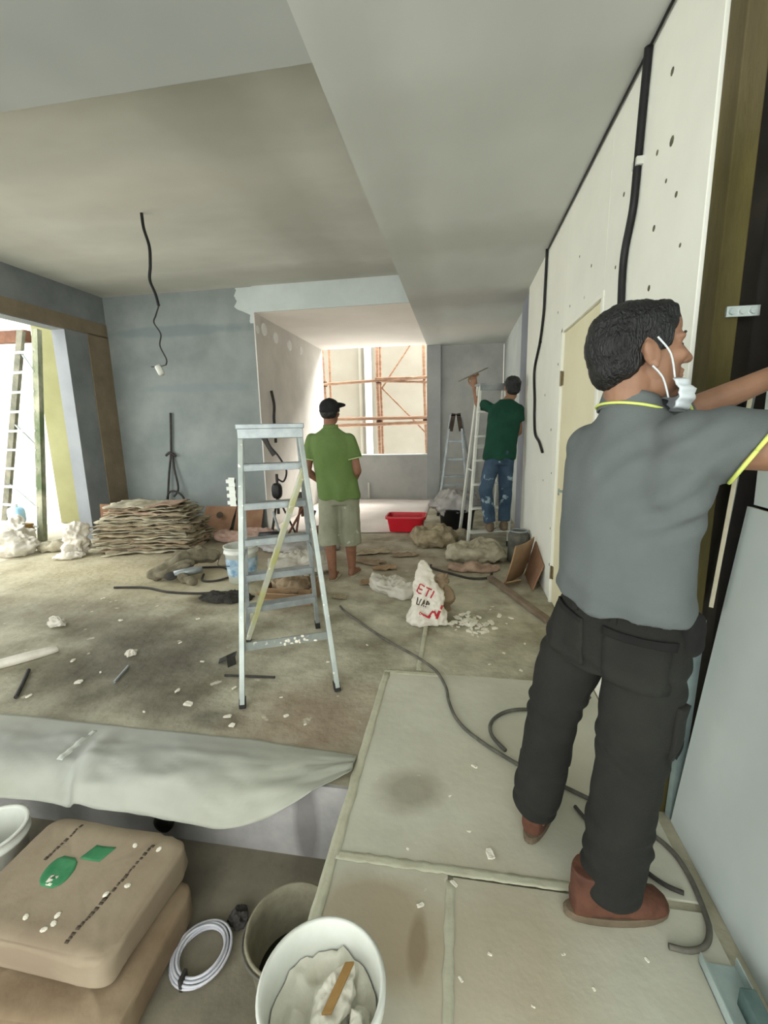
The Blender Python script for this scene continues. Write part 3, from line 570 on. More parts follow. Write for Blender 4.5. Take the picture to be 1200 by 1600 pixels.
# boots
def boot(heel, dirv, par, lift=0):
    d_ = V((dirv[0], dirv[1], 0)).normalized(); w_ = V((-d_.y, d_.x, 0)); h_ = V(heel)
    up_ = MB().loft([(h_+d_*.0+UP*.055, w_*.030, UP*.045), (h_+d_*.03+UP*.06, w_*.040, UP*.055), (h_+d_*.09+UP*.062, w_*.043, UP*.056), (h_+d_*.15+UP*.05, w_*.046, UP*.042), (h_+d_*.215+UP*.042, w_*.048, UP*.034), (h_+d_*.26+UP*.038, w_*.042, UP*.028), (h_+d_*.282+UP*.034, w_*.02, UP*.016)], 22, e=.85)
    up_.loft([(h_+d_*.05+UP*.06, w_*.042, d_*.055), (h_+d_*.05+UP*.12, w_*.044, d_*.054), (h_+d_*.05+UP*.165, w_*.046, d_*.056)], 20)
    b = put('boot', displace(union(up_, .005, 6), lambda p, n: .003*nz(p, 30)), M_boot, par, label='scuffed brown leather boot')
    so_ = MB().loft([(h_+d_*t+UP*z, w_*ww, d_*0+UP*.001) for t, z, ww in ((0, 0, 0),)], 4) if False else MB()
    ring = lambda z, k: [h_+d_*(.133+.152*k*math.cos(a))+w_*(.045+.006*math.cos(a))*k*math.copysign(abs(math.sin(a))**.8, math.sin(a))+UP*z for a in [i*2*math.pi/28 for i in range(28)]]
    so_.rings([ring(0, .97), ring(.006, 1.02), ring(.022, 1.03), ring(.026, .98)]); so_.build('sole', M_sole, parent=b)
    for k in range(3):
        c = h_+d_*(.115+.03*k)+UP*(.116-.011*k); MB().tube(bez([c-w_*.03-UP*.008, c+UP*.003, c+w_*.03-UP*.008], 4), .003, 6).build('lace', M_trouk, parent=b)
    return b
boot((.345, 1.165, .010), (.985, .17), w1); boot((.262, 1.395, .010), (.42, .9), w1)

# ------------------------------------------------ generic standing worker for the two further back
def worker(nm, label, base, hcen, hfwd, htilt, Rr, pel, shc, LS, LE, LW, RS, RE, RW, LH, LK, LA, RH, RK, RA, shirt_m, leg_m, hem, leg_end, lhd, rhd, feet, skin, sw=.20, sd=.13, sleeve=.62, legr=(.1, .085, .085), curl=.6):
    w = empty('person', base, label, 'person'); Rr = V(Rr).normalized(); Ff = UP.cross(Rr).normalized()   # facing
    R = frame(hfwd, htilt); b = MB(); g = head_parts(b, V(hcen), R, .97)
    nb_ = V(shc)+UP*.03
    b.limb([g(-.03, 0, -.05), g(-.035, 0, -.09), nb_], [.054, .053, .058])
    pel, shc = V(pel), V(shc); mid = pel.lerp(shc, .5)
    b.loft([(pel-UP*.02, Rr*.13, Ff*.09), (mid, Rr*.13, Ff*.09), (shc-UP*.1, Rr*.15, Ff*.09), (shc, Rr*.11, Ff*.06)])
    LS, LE, LW, RS, RE, RW, LH, LK, LA, RH, RK, RA = map(V, (LS, LE, LW, RS, RE, RW, LH, LK, LA, RH, RK, RA))
    b.limb([LS-UP*.03, LS.lerp(LE, .5), LE, LW], [.038, .042, .04, .03]); b.limb([RS-UP*.03, RS.lerp(RE, .5), RE, RW], [.038, .042, .04, .03])
    hand_parts(b, LW, lhd[0], lhd[1], -1, curl, r=.0098); hand_parts(b, RW, rhd[0], rhd[1], 1, curl, r=.0098)
    b.limb([LH, LK, LK.lerp(LA, .35), LA], [.075, .052, .056, .038]); b.limb([RH, RK, RK.lerp(RA, .35), RA], [.075, .052, .056, .038])
    for A_, fd in ((LA, feet[0]), (RA, feet[1])):
        fd = V((fd[0], fd[1], 0)).normalized(); ws = V((-fd.y, fd.x, 0))
        b.limb([A_, A_-fd*.025-UP*.045], [.038, .034]); b.ell(A_+fd*.07-UP*.052, (.115, .042, .026), Matrix((fd, ws, UP)).transposed(), 16, 10)
        b.limb([A_-UP*.01, A_+fd*.09-UP*.045], [.036, .026])
        for t in range(5):
            p = A_+fd*(.165-.007*t*(1))-UP*.06+ws*(.034-.017*t)*(1 if A_ is RA else -1); b.limb([p-fd*.02, p+fd*.012], [.0105, .0095], 8)
    put('body', union(b, .0062, 4), skin, w)
    s_ = MB(); s_.loft([(pel+UP*(hem-pel.z), Rr*(sw*.93), Ff*sd), (pel.lerp(shc, .3), Rr*sw*.9, Ff*sd*.98), (pel.lerp(shc, .62), Rr*sw*.95, Ff*sd), (pel.lerp(shc, .85), Rr*sw*.97, Ff*sd*.95), (shc-UP*.01, Rr*sw*.86, Ff*sd*.74), (shc+UP*.04, Rr*.1, Ff*.075), (shc+UP*.065, Rr*.07, Ff*.066)], 32)
    for a, e in ((LS, LE), (RS, RE)):
        s_.ell(a-UP*.012, (.060, .060, .060)); s_.tube([a-UP*.012, a.lerp(e, sleeve*.5), a.lerp(e, sleeve)], [.06, .066, .07], 16)
    me = union(s_, .010, 7, .55)
    displace(me, lambda p, n: .008*nz((p.x*8, p.y*8, p.z*3))+.004*nz(p, 16)+(.010*math.sin(V((p.x, p.y, 0)).dot(Rr)*40) if p.z < hem+.2 else 0)*max(0, 1-(p.z-hem)/.2))
    so_ = put('shirt', me, shirt_m, w)
    t = MB(); t.loft([(pel+UP*.07, Rr*.155, Ff*.11), (pel-UP*.04, Rr*.17, Ff*.12), ((LH+RH)/2-UP*.05, Rr*.165, Ff*.115)], 30)
    for h, k, a in ((LH, LK, LA), (RH, RK, RA)):
        pts = [h, h.lerp(k, .5), k]; rs = [legr[0], (legr[0]+legr[1])/2, legr[1]]
        if leg_end > 0: pts += [k.lerp(a, leg_end*.5), k.lerp(a, leg_end)]; rs += [(legr[1]+legr[2])/2, legr[2]]
        t.tube(pts, rs, 18); t.ell(h, (legr[0],)*3)
    me = union(t, .010, 6, .5); displace(me, lambda p, n: .008*nz((p.x*9, p.y*9, p.z*6))+.004*nz(p, 18)); tro = put('trousers', me, leg_m, w)
    return w, g, R, so_, tro
w2, g2, R2, s2, t2 = worker('person', 'worker in lime green shirt and khaki shorts facing the window', (-1.12, 4.02, 0), (-1.16, 4.04, 1.585), (.12, 1), .02, (1, .08, 0), (-1.11, 4.02, .86), (-1.155, 4.0, 1.39),
    (-1.33, 4.0, 1.36), (-1.39, 3.98, 1.06), (-1.29, 4.17, .92), (-.98, 4.0, 1.36), (-.915, 3.99, 1.06), (-1.0, 4.19, .94), (-1.2, 4.03, .80), (-1.22, 4.04, .46), (-1.2, 4.03, .075), (-1.02, 4.05, .80), (-1.03, 4.1, .46), (-1.04, 4.17, .075),
    M_gpolo, M_short, .80, .28, ((.6, .6, -.2), (-.6, .5, .5)), ((-.6, .6, -.2), (.6, .5, .5)), ((-.15, 1), (.15, 1)), M_skin2, sw=.215, sd=.135, legr=(.105, .105, .108))
for sgn, (a, e) in ((1, ((-1.33, 4.0, 1.36), (-1.39, 3.98, 1.06))), (2, ((-.98, 4.0, 1.36), (-.915, 3.99, 1.06)))):
    a, e = V(a), V(e); dv = (e-a).normalized(); o1 = dv.orthogonal().normalized(); o2 = dv.cross(o1)
    MB().tube([a.lerp(e, .62)+(o1*math.cos(q)+o2*math.sin(q))*.073 for q in [i*2*math.pi/20 for i in range(21)]], .006, 6).build('cuff', M_gpipe, parent=s2, smooth=True)
def ring2(u, v):
    a = 2*math.pi*u; return V((-1.155, 4.01, 1.445+.035*v))+V((math.cos(a), math.sin(a), 0))*(.073-.008*v)
MB().grid(ring2, 24, 3, th=.005).build('collar', M_gpolo, parent=s2, smooth=True)
# hair and cap
hm = MB(); hm.ell(g2(-.04, 0, .01), (.08, .08, .075), R2, 18, 12); put('hair', displace(union(hm, .007, 3), lambda p, n: .004*nz(p, 60)), M_hair, w2)
cp_ = MB(); cp_.ell(g2(-.016, 0, .05), (.112, .09, .082), R2, 22, 14); cp_.ell(g2(-.018, 0, .02), (.113, .091, .04), R2, 22, 10); ca = put('cap', union(cp_, .007, 5), M_cap, w2, label='black cap')
MB().lathe(g2(-.016, 0, .131), [(.004, .006), (.012, .003), (.012, -.004)], 10).build('cap_button', M_cap, parent=ca)
MB().grid(lambda u, v: g2(-.01+.075*(v)-.02*abs(u-.5), -.06-.07*v*(1-abs(2*u-1)**2)+.0*(u), .03+.04*u+.02*v), 8, 6, th=.006).build('cap_brim', M_cap, parent=ca, smooth=True)
for c in ((-1.2, 4.03), (-1.04, 4.17)):
    MB().rings([[V((c[0]+.058*math.cos(a)*1.0, c[1]+.07+.135*math.sin(a), z)) for a in [i*2*math.pi/20 for i in range(20)]] for z in (.001, .013)]).build('sandal', M_sackA, parent=w2)
# worker on the white stepladder
w3, g3, R3, s3, t3 = worker('person', 'worker in dark green shirt and splashed jeans up on a stepladder', (.45, 5.42, .2), (.585, 5.47, 1.865), (-.25, 1), .12, (1, .1, 0), (.46, 5.36, 1.12), (.53, 5.43, 1.67),
    (.34, 5.46, 1.66), (.215, 5.62, 1.70), (.175, 5.68, 1.90), (.665, 5.42, 1.63), (.675, 5.44, 1.36), (.60, 5.62, 1.28), (.39, 5.36, 1.05), (.31, 5.30, .70), (.37, 5.29, .295), (.53, 5.36, 1.05), (.55, 5.44, .70), (.535, 5.36, .295),
    M_dgreen, M_jean, 1.06, .93, ((-.15, .1, 1), (-.2, -.95, .1)), ((-.3, .8, .3), (.5, -.3, .8)), ((-.1, 1), (.1, 1)), M_skin, sw=.20, sd=.13, legr=(.095, .078, .07), sleeve=.55)
hm = MB(); hm.ell(g3(-.028, 0, .045), (.112, .092, .088), R3, 20, 12); hm.ell(g3(-.06, 0, -.005), (.065, .08, .085), R3, 18, 12); put('hair', displace(union(hm, .007, 4), lambda p, n: .006*nz(p, 45)), M_hair, w3)
for c in ((.37, 5.29), (.535, 5.36)):
    sm = MB(); sm.ell((c[0], c[1]+.06, .245), (.05, .14, .04), None, 16, 10, .8, .8); sm.ell((c[0], c[1], .285), (.05, .06, .05)); put('shoe', union(sm, .007, 3), M_sole, w3)
tw = empty('trowel', (.16, 5.74, 2.0), 'long plastering trowel raised in the hand of dark green worker', 'trowel')
MB().bar((-.02, 5.73, 1.975), (.33, 5.75, 2.125), .10, .004, (0, 1, .2)).build('blade', mat('trowel_blade', (110, 96, 84), (136, 122, 108), 9, .5, metal=.4), parent=tw)
MB().tube([(.10, 5.715, 2.005), (.155, 5.715, 2.005), (.22, 5.74, 2.055)], .014, 8).build('handle', M_wood, parent=tw, smooth=True)

# ================================================================== OPEN END OF THE RIGHT WALL: studs and leaning plasterboard
def panel(name, label, pts, th, edge_m=M_gypedge):
    """leaning board: four corners of the face (near-bottom, far-bottom, far-top, near-top) and thickness away from the room"""
    a, b, c, d_ = map(V, pts); n = (b-a).cross(d_-a).normalized(); n = n if n.x > 0 else -n
    mb = MB(); q = [p for p in (a, b, c, d_)]+[p+n*th for p in (a, b, c, d_)]
    mb.add(q, [(0, 1, 2, 3), (7, 6, 5, 4)], 0); mb.add(q, [(0, 4, 5, 1), (1, 5, 6, 2), (2, 6, 7, 3), (3, 7, 4, 0)], 1)
    return mb.build(name, [M_gyp, edge_m], bevel=.002, label=label, cat='board')
panel('plasterboard', 'large pale plasterboard leaning from the floor against the studs', ((.775, -.3, .001), (.785, 1.56, .001), (.905, 1.57, 1.18), (.90, -.3, 1.18)), .013)
panel('plasterboard', 'pale plasterboard fixed above the big leaning board', ((.912, -.3, 1.19), (.905, 1.54, 1.19), (.895, 1.55, 1.98), (.91, -.3, 1.98)), .013)
panel('plasterboard_strip', 'narrow plasterboard offcut hanging behind the worker in grey', ((.825, 1.56, .84), (.845, 1.60, .84), (.905, 1.62, 1.56), (.875, 1.58, 1.56)), .012)
def stud(name, p, q, w, d_, side, label, m_=M_galv):
    r = empty(name, p, label, 'metal stud'); a, b = V(p), V(q); n = (b-a).normalized(); sd = V(side); sd = (sd-n*sd.dot(n)).normalized(); dd = n.cross(sd)
    MB().bar(a, b, w, .003, side).build('web', m_, parent=r)
    for s_ in (-1, 1): MB().bar(a+sd*w/2*s_+dd*d_/2, b+sd*w/2*s_+dd*d_/2, .003, d_, side).build('flange', m_, parent=r)
    return r
stud('metal_stud', (.80, 1.575, 0), (.825, 1.59, .78), .034, .02, (1, .3, 0), 'short pale metal stud on the floor behind the leaning board')
stud('metal_stud', (.868, 1.645, 0), (.868, 1.645, 2.93), .05, .03, (1, 0, 0), 'dull upright metal stud next to the timber post', mat('stud_dark', (36, 33, 28), (52, 48, 40), 4, .5, metal=.5))
stud('metal_stud', (1.02, 1.58, 0), (1.02, 1.58, 2.93), .05, .03, (1, 0, 0), 'dull upright metal stud deeper inside the wall cavity', mat('stud_black', (30, 32, 32), (46, 50, 50), 4, .5, metal=.3))
bk = MB().box((.79, 1.588, 1.755), (.88, 1.598, 1.785))
for k in range(3): bk.lathe((.805+.028*k, 1.588, 1.77), [(.011, 0), (.009, .006)], 10, axis=(0, -1, 0))
bk.build('shiny_bracket', mat('bright_steel', (210, 222, 222), (235, 240, 240), 9, .2, metal=.8), label='shiny steel bracket across the timber post', cat='bracket')
M_track = mat('pale_track', (164, 180, 178), (190, 204, 200), 6, .45, metal=.15)
tk = empty('metal_track', (.78, .9, 0), 'pale metal track lying at the foot of the leaning board', 'metal track')
MB().box((.655, .60, .010), (.745, 1.085, .014)).build('web', M_track, parent=tk); MB().box((.655, .60, .003), (.658, 1.085, .045)).build('flange', M_track, parent=tk); MB().box((.742, .60, .003), (.745, 1.085, .045)).build('flange', M_track, parent=tk)
cnr = MB().box((.700, .84, .0145), (.738, 1.0, .07)); cnr.build('offcut_block', mat('teal_offcut', (70, 90, 88), (96, 116, 112), 12, .8), bevel=.004, label='small teal grey offcut lying in the metal track', cat='offcut')

MB().bar((.66, 5.95, .001), (.685, 5.99, 1.16), .03, .012, (1, 0, 0)).build('board_offcut', M_skimw, label='narrow white board upright behind the worker on the ladder', cat='board')
# ================================================================== CABLES
def cable(name, pts, r, m_, label, cat='cable', n=8, k=8):
    return MB().tube(bez(pts, k), r, n).build(name, m_, smooth=True, label=label, cat=cat)
cable('ceiling_gap_line', [(.738, 1.9, 2.93), (.738, 2.28, 2.928), (.738, 2.9, 2.932), (.738, 3.6, 2.93), (.738, 4.42, 2.93)], .006, M_black, 'thin black tube drawn as the dark gap between partition and soffit')  # black tube added to paint the dark gap line under the soffit
cable('wall_cable', [(.735, 2.27, 2.93), (.735, 2.285, 2.75), (.735, 2.30, 2.5), (.735, 2.315, 2.36), (.735, 2.38, 2.22), (.735, 2.39, 2.1), (.735, 2.37, 1.9), (.735, 2.36, 1.6), (.735, 2.36, 1.45)], .017, M_black, 'thick black cable hanging down the cream partition above the door')
MB().box((.722, 2.272, 2.515), (.75, 2.33, 2.545)).build('cable_clip', M_pailw, label='white clip holding the thick black cable', cat='clip')
cable('wall_cable', [(.735, 4.43, 2.95), (.735, 4.45, 2.6), (.735, 4.47, 2.42), (.735, 4.6, 2.2), (.735, 4.86, 1.98), (.735, 4.78, 1.7), (.735, 4.74, 1.5), (.735, 4.65, 1.35), (.735, 4.4, 1.28), (.735, 4.22, 1.2)], .012, M_black, 'thin black cable curling down the far part of partition')
# lamp lead with socket from the recess ceiling
lp = empty('hanging_lamp_lead', (-2.75, 3.92, 3.32), 'black cable hanging from ceiling with a white lamp holder', 'lamp lead')
MB().tube(bez([(-2.75, 3.92, 3.32), (-2.745, 3.92, 3.2), (-2.71, 3.92, 3.05), (-2.72, 3.92, 2.9), (-2.74, 3.92, 2.78), (-2.70, 3.92, 2.66), (-2.68, 3.92, 2.56)]), .013, 8).build('cable', M_black, parent=lp, smooth=True)
MB().tube(bez([(-2.68, 3.92, 2.56), (-2.72, 3.92, 2.48), (-2.745, 3.92, 2.42), (-2.69, 3.92, 2.32), (-2.71, 3.92, 2.22), (-2.66, 3.92, 2.10), (-2.67, 3.92, 2.05)]), .0065, 6).build('wire', M_cabled, parent=lp, smooth=True)
MB().lathe((-2.755, 3.92, 2.045), [(.028, 0), (.03, .01), (.03, .075), (.02, .09)], 14, axis=(.45, 0, -1)).build('lamp_holder', M_pailw, parent=lp, smooth=True)
MB().tube([(-2.67, 3.92, 2.05), (-2.74, 3.92, 2.035), (-2.82, 3.92, 2.04)], .004, 6).build('wire', M_cabled, parent=lp)
wl = empty('wall_lead', (-4.15, 6.0, .3), 'bundle of dark cable ends hanging on the grey wall', 'cable')
for pts in ([(-4.11, 6.02, 1.71), (-4.14, 6.02, 1.4), (-4.17, 6.02, 1.12)], [(-4.17, 6.02, 1.12), (-4.23, 6.0, .8), (-4.30, 5.98, .31)], [(-4.15, 6.02, 1.1), (-4.13, 6.0, .9), (-4.08, 5.97, .62), (-4.15, 5.95, .5)], [(-4.28, 5.95, .36), (-4.22, 5.93, .55), (-4.1, 5.93, .58), (-3.99, 5.93, .5), (-3.97, 5.93, .36), (-4.05, 5.93, .3)]):
    MB().tube(bez(pts), .015, 8).build('cable', M_cabled, parent=wl, smooth=True)
MB().tube(bez([(-4.24, 6.0, 1.1), (-4.17, 5.99, 1.14), (-4.08, 6.0, 1.09)]), .018, 8).build('tie', M_cabled, parent=wl, smooth=True)
cable('alcove_lead', [(-2.715, 6.4, 2.0), (-2.71, 6.46, 1.8), (-2.71, 6.42, 1.6), (-2.71, 6.44, 1.4), (-2.71, 6.43, 1.25)], .022, M_cabled, 'dark flex hanging on the pale alcove side wall')
# long extension lead across the floor, and its loop near the worker's boots
z_ = .018
cable('extension_lead', [(-.95, 3.36, .012), (-.85, 3.22, .012), (-.5, 2.84, .012), (-.28, 2.64, .014), (-.13, 2.47, z_), (-.06, 2.3, z_), (-.04, 2.17, z_), (.0, 2.03, z_), (.08, 1.91, z_), (.24, 1.77, z_), (.42, 1.66, z_), (.55, 1.58, z_), (.66, 1.50, z_), (.725, 1.42, z_), (.742, 1.33, z_), (.735, 1.23, z_), (.722, 1.17, z_), (.69, 1.125, z_), (.64, 1.105, z_), (.59, 1.108, z_)], .008, M_cable, 'grey extension lead snaking over the boards to the leaning board')
cable('loose_lead', [(.22, 1.83, z_), (.165, 1.93, z_), (.18, 2.04, z_), (.28, 2.13, z_), (.45, 2.16, z_), (.6, 2.2, z_), (.70, 2.30, z_)], .0085, M_cable, 'loop of grey lead lying beyond the worker in grey')
cable('loose_lead', [(.45, 1.56, z_), (.48, 1.50, z_), (.55, 1.40, z_), (.64, 1.30, z_), (.70, 1.27, z_)], .007, M_cabled, 'thin dark wire on boards between boot and leaning board')
cable('floor_lead', [(-3.2, 3.55, .01), (-2.9, 3.58, .01), (-2.6, 3.5, .01), (-2.3, 3.5, .01), (-2.15, 3.55, .01)], .011, M_cabled, 'dark cable on the floor left of dark powder mound')
cable('floor_lead', [(-2.55, 4.0, .012), (-2.45, 3.82, .012), (-2.3, 3.85, .012), (-2.2, 4.05, .02), (-2.25, 4.2, .05), (-2.35, 4.15, .02), (-2.5, 4.25, .012), (-2.75, 4.2, .012)], .011, M_cabled, 'looped dark hose between cloth bundle and white pail')
cable('floor_lead', [(-.28, 4.55, .01), (-.26, 4.45, .01), (-.05, 4.28, .01), (.12, 4.17, .01), (.28, 4.2, .01), (.33, 4.32, .012)], .012, M_cabled, 'dark cable in front of the grey paper heap')

# ================================================================== THINGS ON THE FLOOR
# pile of flattened sacks
sack_meshes = []
for q in range(5):
    def fs_(u, v, q=q):
        x = (u-.5)*1.16; y = (v-.5)*.78; e = max(0, abs(u-.5)*2-.55)
        if u in (0, 1): x += .10*nz((v*6, q*3, 3))
        if v in (0, 1): y += .09*nz((u*7, q*3, 7))
        return (x, y, .018*nz((x*4, y*4, q*5))+.014*nz((x*11, y*9, q*3))-.05*e*e+.02*e*nz((y*14, q, u*3)))
    me = MB().grid(fs_, 24, 14, th=.009).mesh('flattened_sack'); bm = bmesh.new(); bm.from_mesh(me); bmesh.ops.recalc_face_normals(bm, faces=bm.faces); bm.to_mesh(me); bm.free(); me.polygons.foreach_set('use_smooth', [True]*len(me.polygons))
    me.materials.append((M_sackA, M_sackB, M_sackC, M_sackA, M_sackB)[q]); sack_meshes.append(me)
for k in range(34):
    o = bpy.data.objects.new('flattened_sack', sack_meshes[(k*3+random.randint(0, 1)) % 5]); COL.objects.link(o)
    t = k/33; wd = 1.0 if t < .55 else 1.0-.30*(t-.55)/.45
    o.location = (-3.82-.08*t+random.uniform(-.05, .05)-(.0 if t < .6 else .12*(t-.6)), 5.05+random.uniform(-.04, .04)+.05*t, .03+.0158*k); o.rotation_euler = (random.uniform(-.045, .045), random.uniform(-.03, .03)-.07*t, random.uniform(-.12, .12)+(math.pi if k % 2 else 0)+.25)
    o.scale = (wd*random.uniform(.9, 1.03), wd*random.uniform(.9, 1.03), 1.15)
    tag(o, 'topmost flattened sack of the tall layered pile by grey wall' if k == 33 else 'flattened dusty sack in the tall layered pile by grey wall', 'sack', None if k == 33 else 'flattened sacks in the pile')
def lump(c, r, amp, fr, seed, vox=None, rz=0, fold=0, n=60, m=40, e1=1, e2=1, flat=None):
    mb = MB().ell(c, r, rot(rz), n, m, e1, e2); me = mb.mesh('lump'); bm = bmesh.new(); bm.from_mesh(me); bmesh.ops.recalc_face_normals(bm, faces=bm.faces); bm.to_mesh(me); bm.free()
    rg = lambda p, f, q: .5-abs(nz(p, f, q))*1.6
    displace(me, lambda p, q: amp*1.1*nz(p, fr, seed)+amp*.75*rg(p, fr*1.7, seed+3)+amp*.4*rg(p, fr*3.6, seed+7)+fold*math.sin((p.x*.7+p.y+p.z*.8)*26+4*nz(p, 4, seed)))
    zf = c[2]-r[2] if flat is None else flat
    for v in me.vertices:
        if v.co.z < zf+.004: v.co.z = zf+.004
    me.update(); return me
def thing(name, me, m_, label, cat, **k): return link(name, me, m_, smooth=True, label=label, cat=cat, **k)
# white bag slumped against the pile
thing('plastic_bag', lump((-4.53, 4.55, .20), (.13, .12, .21), .07, 7, 3, rz=.4, flat=0), M_plast, 'white plastic sack slumped against the pile of flattened sacks', 'plastic bag')
thing('plastic_bag', lump((-4.52, 4.4, .035), (.17, .08, .04), .03, 8, 5, rz=.5, flat=0), M_plast, 'empty white plastic bag spread on floor by the sack pile', 'plastic bag')
MB().bar((-4.72, 5.25, .0), (-4.70, 5.27, .5), .14, .02, (1, .4, 0)).build('board_offcut', M_card, label='dark brown board offcut upright at the white jamb', cat='board')
thing('sack_bundle', lump((-4.9, 4.75, .05), (.32, .1, .06), .04, 8, 9, rz=.35, flat=0), M_sackA, 'dusty folded sack lying by the foot of outdoor ladder', 'sack')
thing('plastic_bag', lump((-5.35, 4.5, .12), (.26, .14, .15), .1, 6, 12, flat=0), M_clear, 'crumpled clear plastic heap at the wide opening', 'plastic bag')
thing('plastic_bag', lump((-5.75, 4.85, .14), (.2, .14, .18), .1, 6, 15, flat=0), M_plast, 'white plastic heap at the foot of outdoor ladder', 'plastic bag')
bb = empty('blue_bottle', (-5.95, 5.1, 0), 'pale blue plastic container standing beside outdoor ladder', 'container')
MB().ell((-5.95, 5.1, .36), (.1, .07, .12), None, 16, 10, .5, .5).build('container_body', mat('pale_blue_plastic', (150, 196, 220), (186, 214, 228), 6, .4), parent=bb, smooth=True); MB().lathe((-5.95, 5.1, .48), [(.03, 0), (.03, .04)], 12).build('cap', M_outw, parent=bb)
MB().box((-6.1, 5.02, 0), (-5.8, 5.2, .24)).build('timber_block', M_wood, bevel=.01, label='wooden block under the pale blue container', cat='block')
# cloth bundle with tools
cb = MB()
for a, b, r in (((-2.98, 3.8, .06), (-2.80, 4.05, .17), .06), ((-2.92, 3.78, .05), (-2.70, 3.98, .12), .05), ((-2.85, 4.05, .17), (-2.62, 4.3, .12), .07), ((-2.9, 3.95, .1), (-2.72, 4.25, .16), .08), ((-2.7, 3.82, .05), (-2.5, 3.72, .035), .04)): cb.limb([a, b], [r*.8, r])
me = union(cb, .012, 4); displace(me, lambda p, n: .02*nz(p, 12)+.012*math.sin((p.x-p.y)*60+5*nz(p, 6)))
for v in me.vertices: v.co.z = max(v.co.z, .004)
thing('cloth_bundle', me, M_cloth, 'dusty folded dust sheet heap in front of the sack pile', 'cloth')
gt = empty('angle_grinder', (-2.66, 3.86, 0), 'grey power tool lying on the dusty cloth heap', 'power tool')
MB().tube([(-2.74, 3.80, .07), (-2.62, 3.92, .075), (-2.55, 3.98, .07)], [.035, .04, .03], 12).build('motor', M_alud, parent=gt, smooth=True); MB().lathe((-2.76, 3.78, .05), [(.05, 0), (.06, .01), (.06, .02), (.02, .03)], 18, axis=(.2, -.3, 1)).build('disc_guard', M_cabled, parent=gt)
# cardboard by the grey wall
cbx = empty('cardboard_box', (-3.25, 5.9, 0), 'brown flattened cardboard box propped against the grey wall', 'cardboard')
for x0, x1 in ((-3.68, -3.2), (-3.19, -2.78)):
    MB().grid(lambda u, v, x0=x0, x1=x1: (x0+(x1-x0)*u-.06*(1-v)*(x0 < -3.5), 5.84+.17*v+.01*nz((u*3, v*3, x0)), .012+.34*v), 6, 6, th=.012).build('panel', M_card, parent=cbx)
MB().lathe((-3.42, 5.905, .24), [(.05, 0), (.05, .004)], 14, axis=(0, -1, .5)).build('printed_mark', M_ink, parent=cbx)
thing('plastic_sheet', lump((-2.82, 5.42, .05), (.40, .22, .08), .06, 6, 21, flat=0), M_pnk, 'crumpled pinkish plastic sheet in front of the cardboard', 'plastic sheet')
thing('plastic_sheet', lump((-1.95, 5.1, .04), (.5, .3, .07), .05, 6, 27, flat=0), M_gsheet, 'crumpled grey plastic sheet behind the splashed stepladder', 'plastic sheet')
thing('plastic_sheet', lump((-1.62, 4.3, .05), (.34, .28, .12), .07, 7, 31, flat=0), M_clear, 'clear plastic heap beside the white pail', 'plastic sheet')
# pails
def pail(name, label, c, r0, r1, h, m_, cat='bucket', lip=.008, label_m=None, tilt=None, inner=.05):
    r = empty(name, c, label, cat); c = V(c)
    MB().lathe(c, [(r0*.9, 0), (r0, .006), (r0+(r1-r0)*.8, h*.8), (r1+lip, h*.82), (r1+lip, h*.86), (r1, h*.87), (r1+lip*.2, h*.97), (r1+lip, h*.975), (r1+lip, h), (r1-lip*.7, h), (r1-lip, h*.96), (r0-.006, inner), (.001, inner)], 40).build('pail_body', m_, parent=r, smooth=True)
    return r
p1 = pail('paint_pail', 'white paint pail with blue label behind the splashed stepladder', (-2.07, 3.9, 0), .13, .155, .36, M_pailw)
MB().lathe((-2.07, 3.9, .08), [(.1385, 0), (.1505, .17)], 40, cap=False).build('paint_label', M_blueink, parent=p1, smooth=True)
MB().tube(bez([(-2.235, 3.9, .32), (-2.27, 3.85, .24), (-2.24, 3.77, .19), (-2.1, 3.72, .2)]), .004, 6).build('handle', M_cabled, parent=p1)
thing('powder_mound', lump((-2.0, 3.45, .0), (.25, .13, .04), .02, 14, 41, flat=0), mat('black_powder', (44, 42, 38), (64, 60, 54), 20, .95, .4, 60), 'low mound of black powder near the white pail', 'powder')
# opened cardboard box between the ladder legs
ob = empty('cardboard_box', (-1.42, 3.45, 0), 'open tan cardboard box full of scraps behind stepladder', 'cardboard')
for lo, hi in (((-1.62, 3.36, .002), (-1.20, 3.37, .14)), ((-1.62, 3.68, .002), (-1.20, 3.69, .14)), ((-1.62, 3.37, .002), (-1.61, 3.68, .14)), ((-1.21, 3.37, .002), (-1.20, 3.68, .14)), ((-1.61, 3.37, .002), (-1.21, 3.68, .01))): MB().box(lo, hi).build('side', M_card2, parent=ob)
MB().obox((-1.41, 3.29, .10), (.2, 0, 0), (0, .07, -.05), (0, .002, .003)).build('flap', M_card2, parent=ob)
thing('paper_scraps', lump((-1.41, 3.52, .1), (.18, .14, .07), .06, 9, 44, flat=.012), M_papers, 'crumpled brown paper filling the tan cardboard box', 'paper')
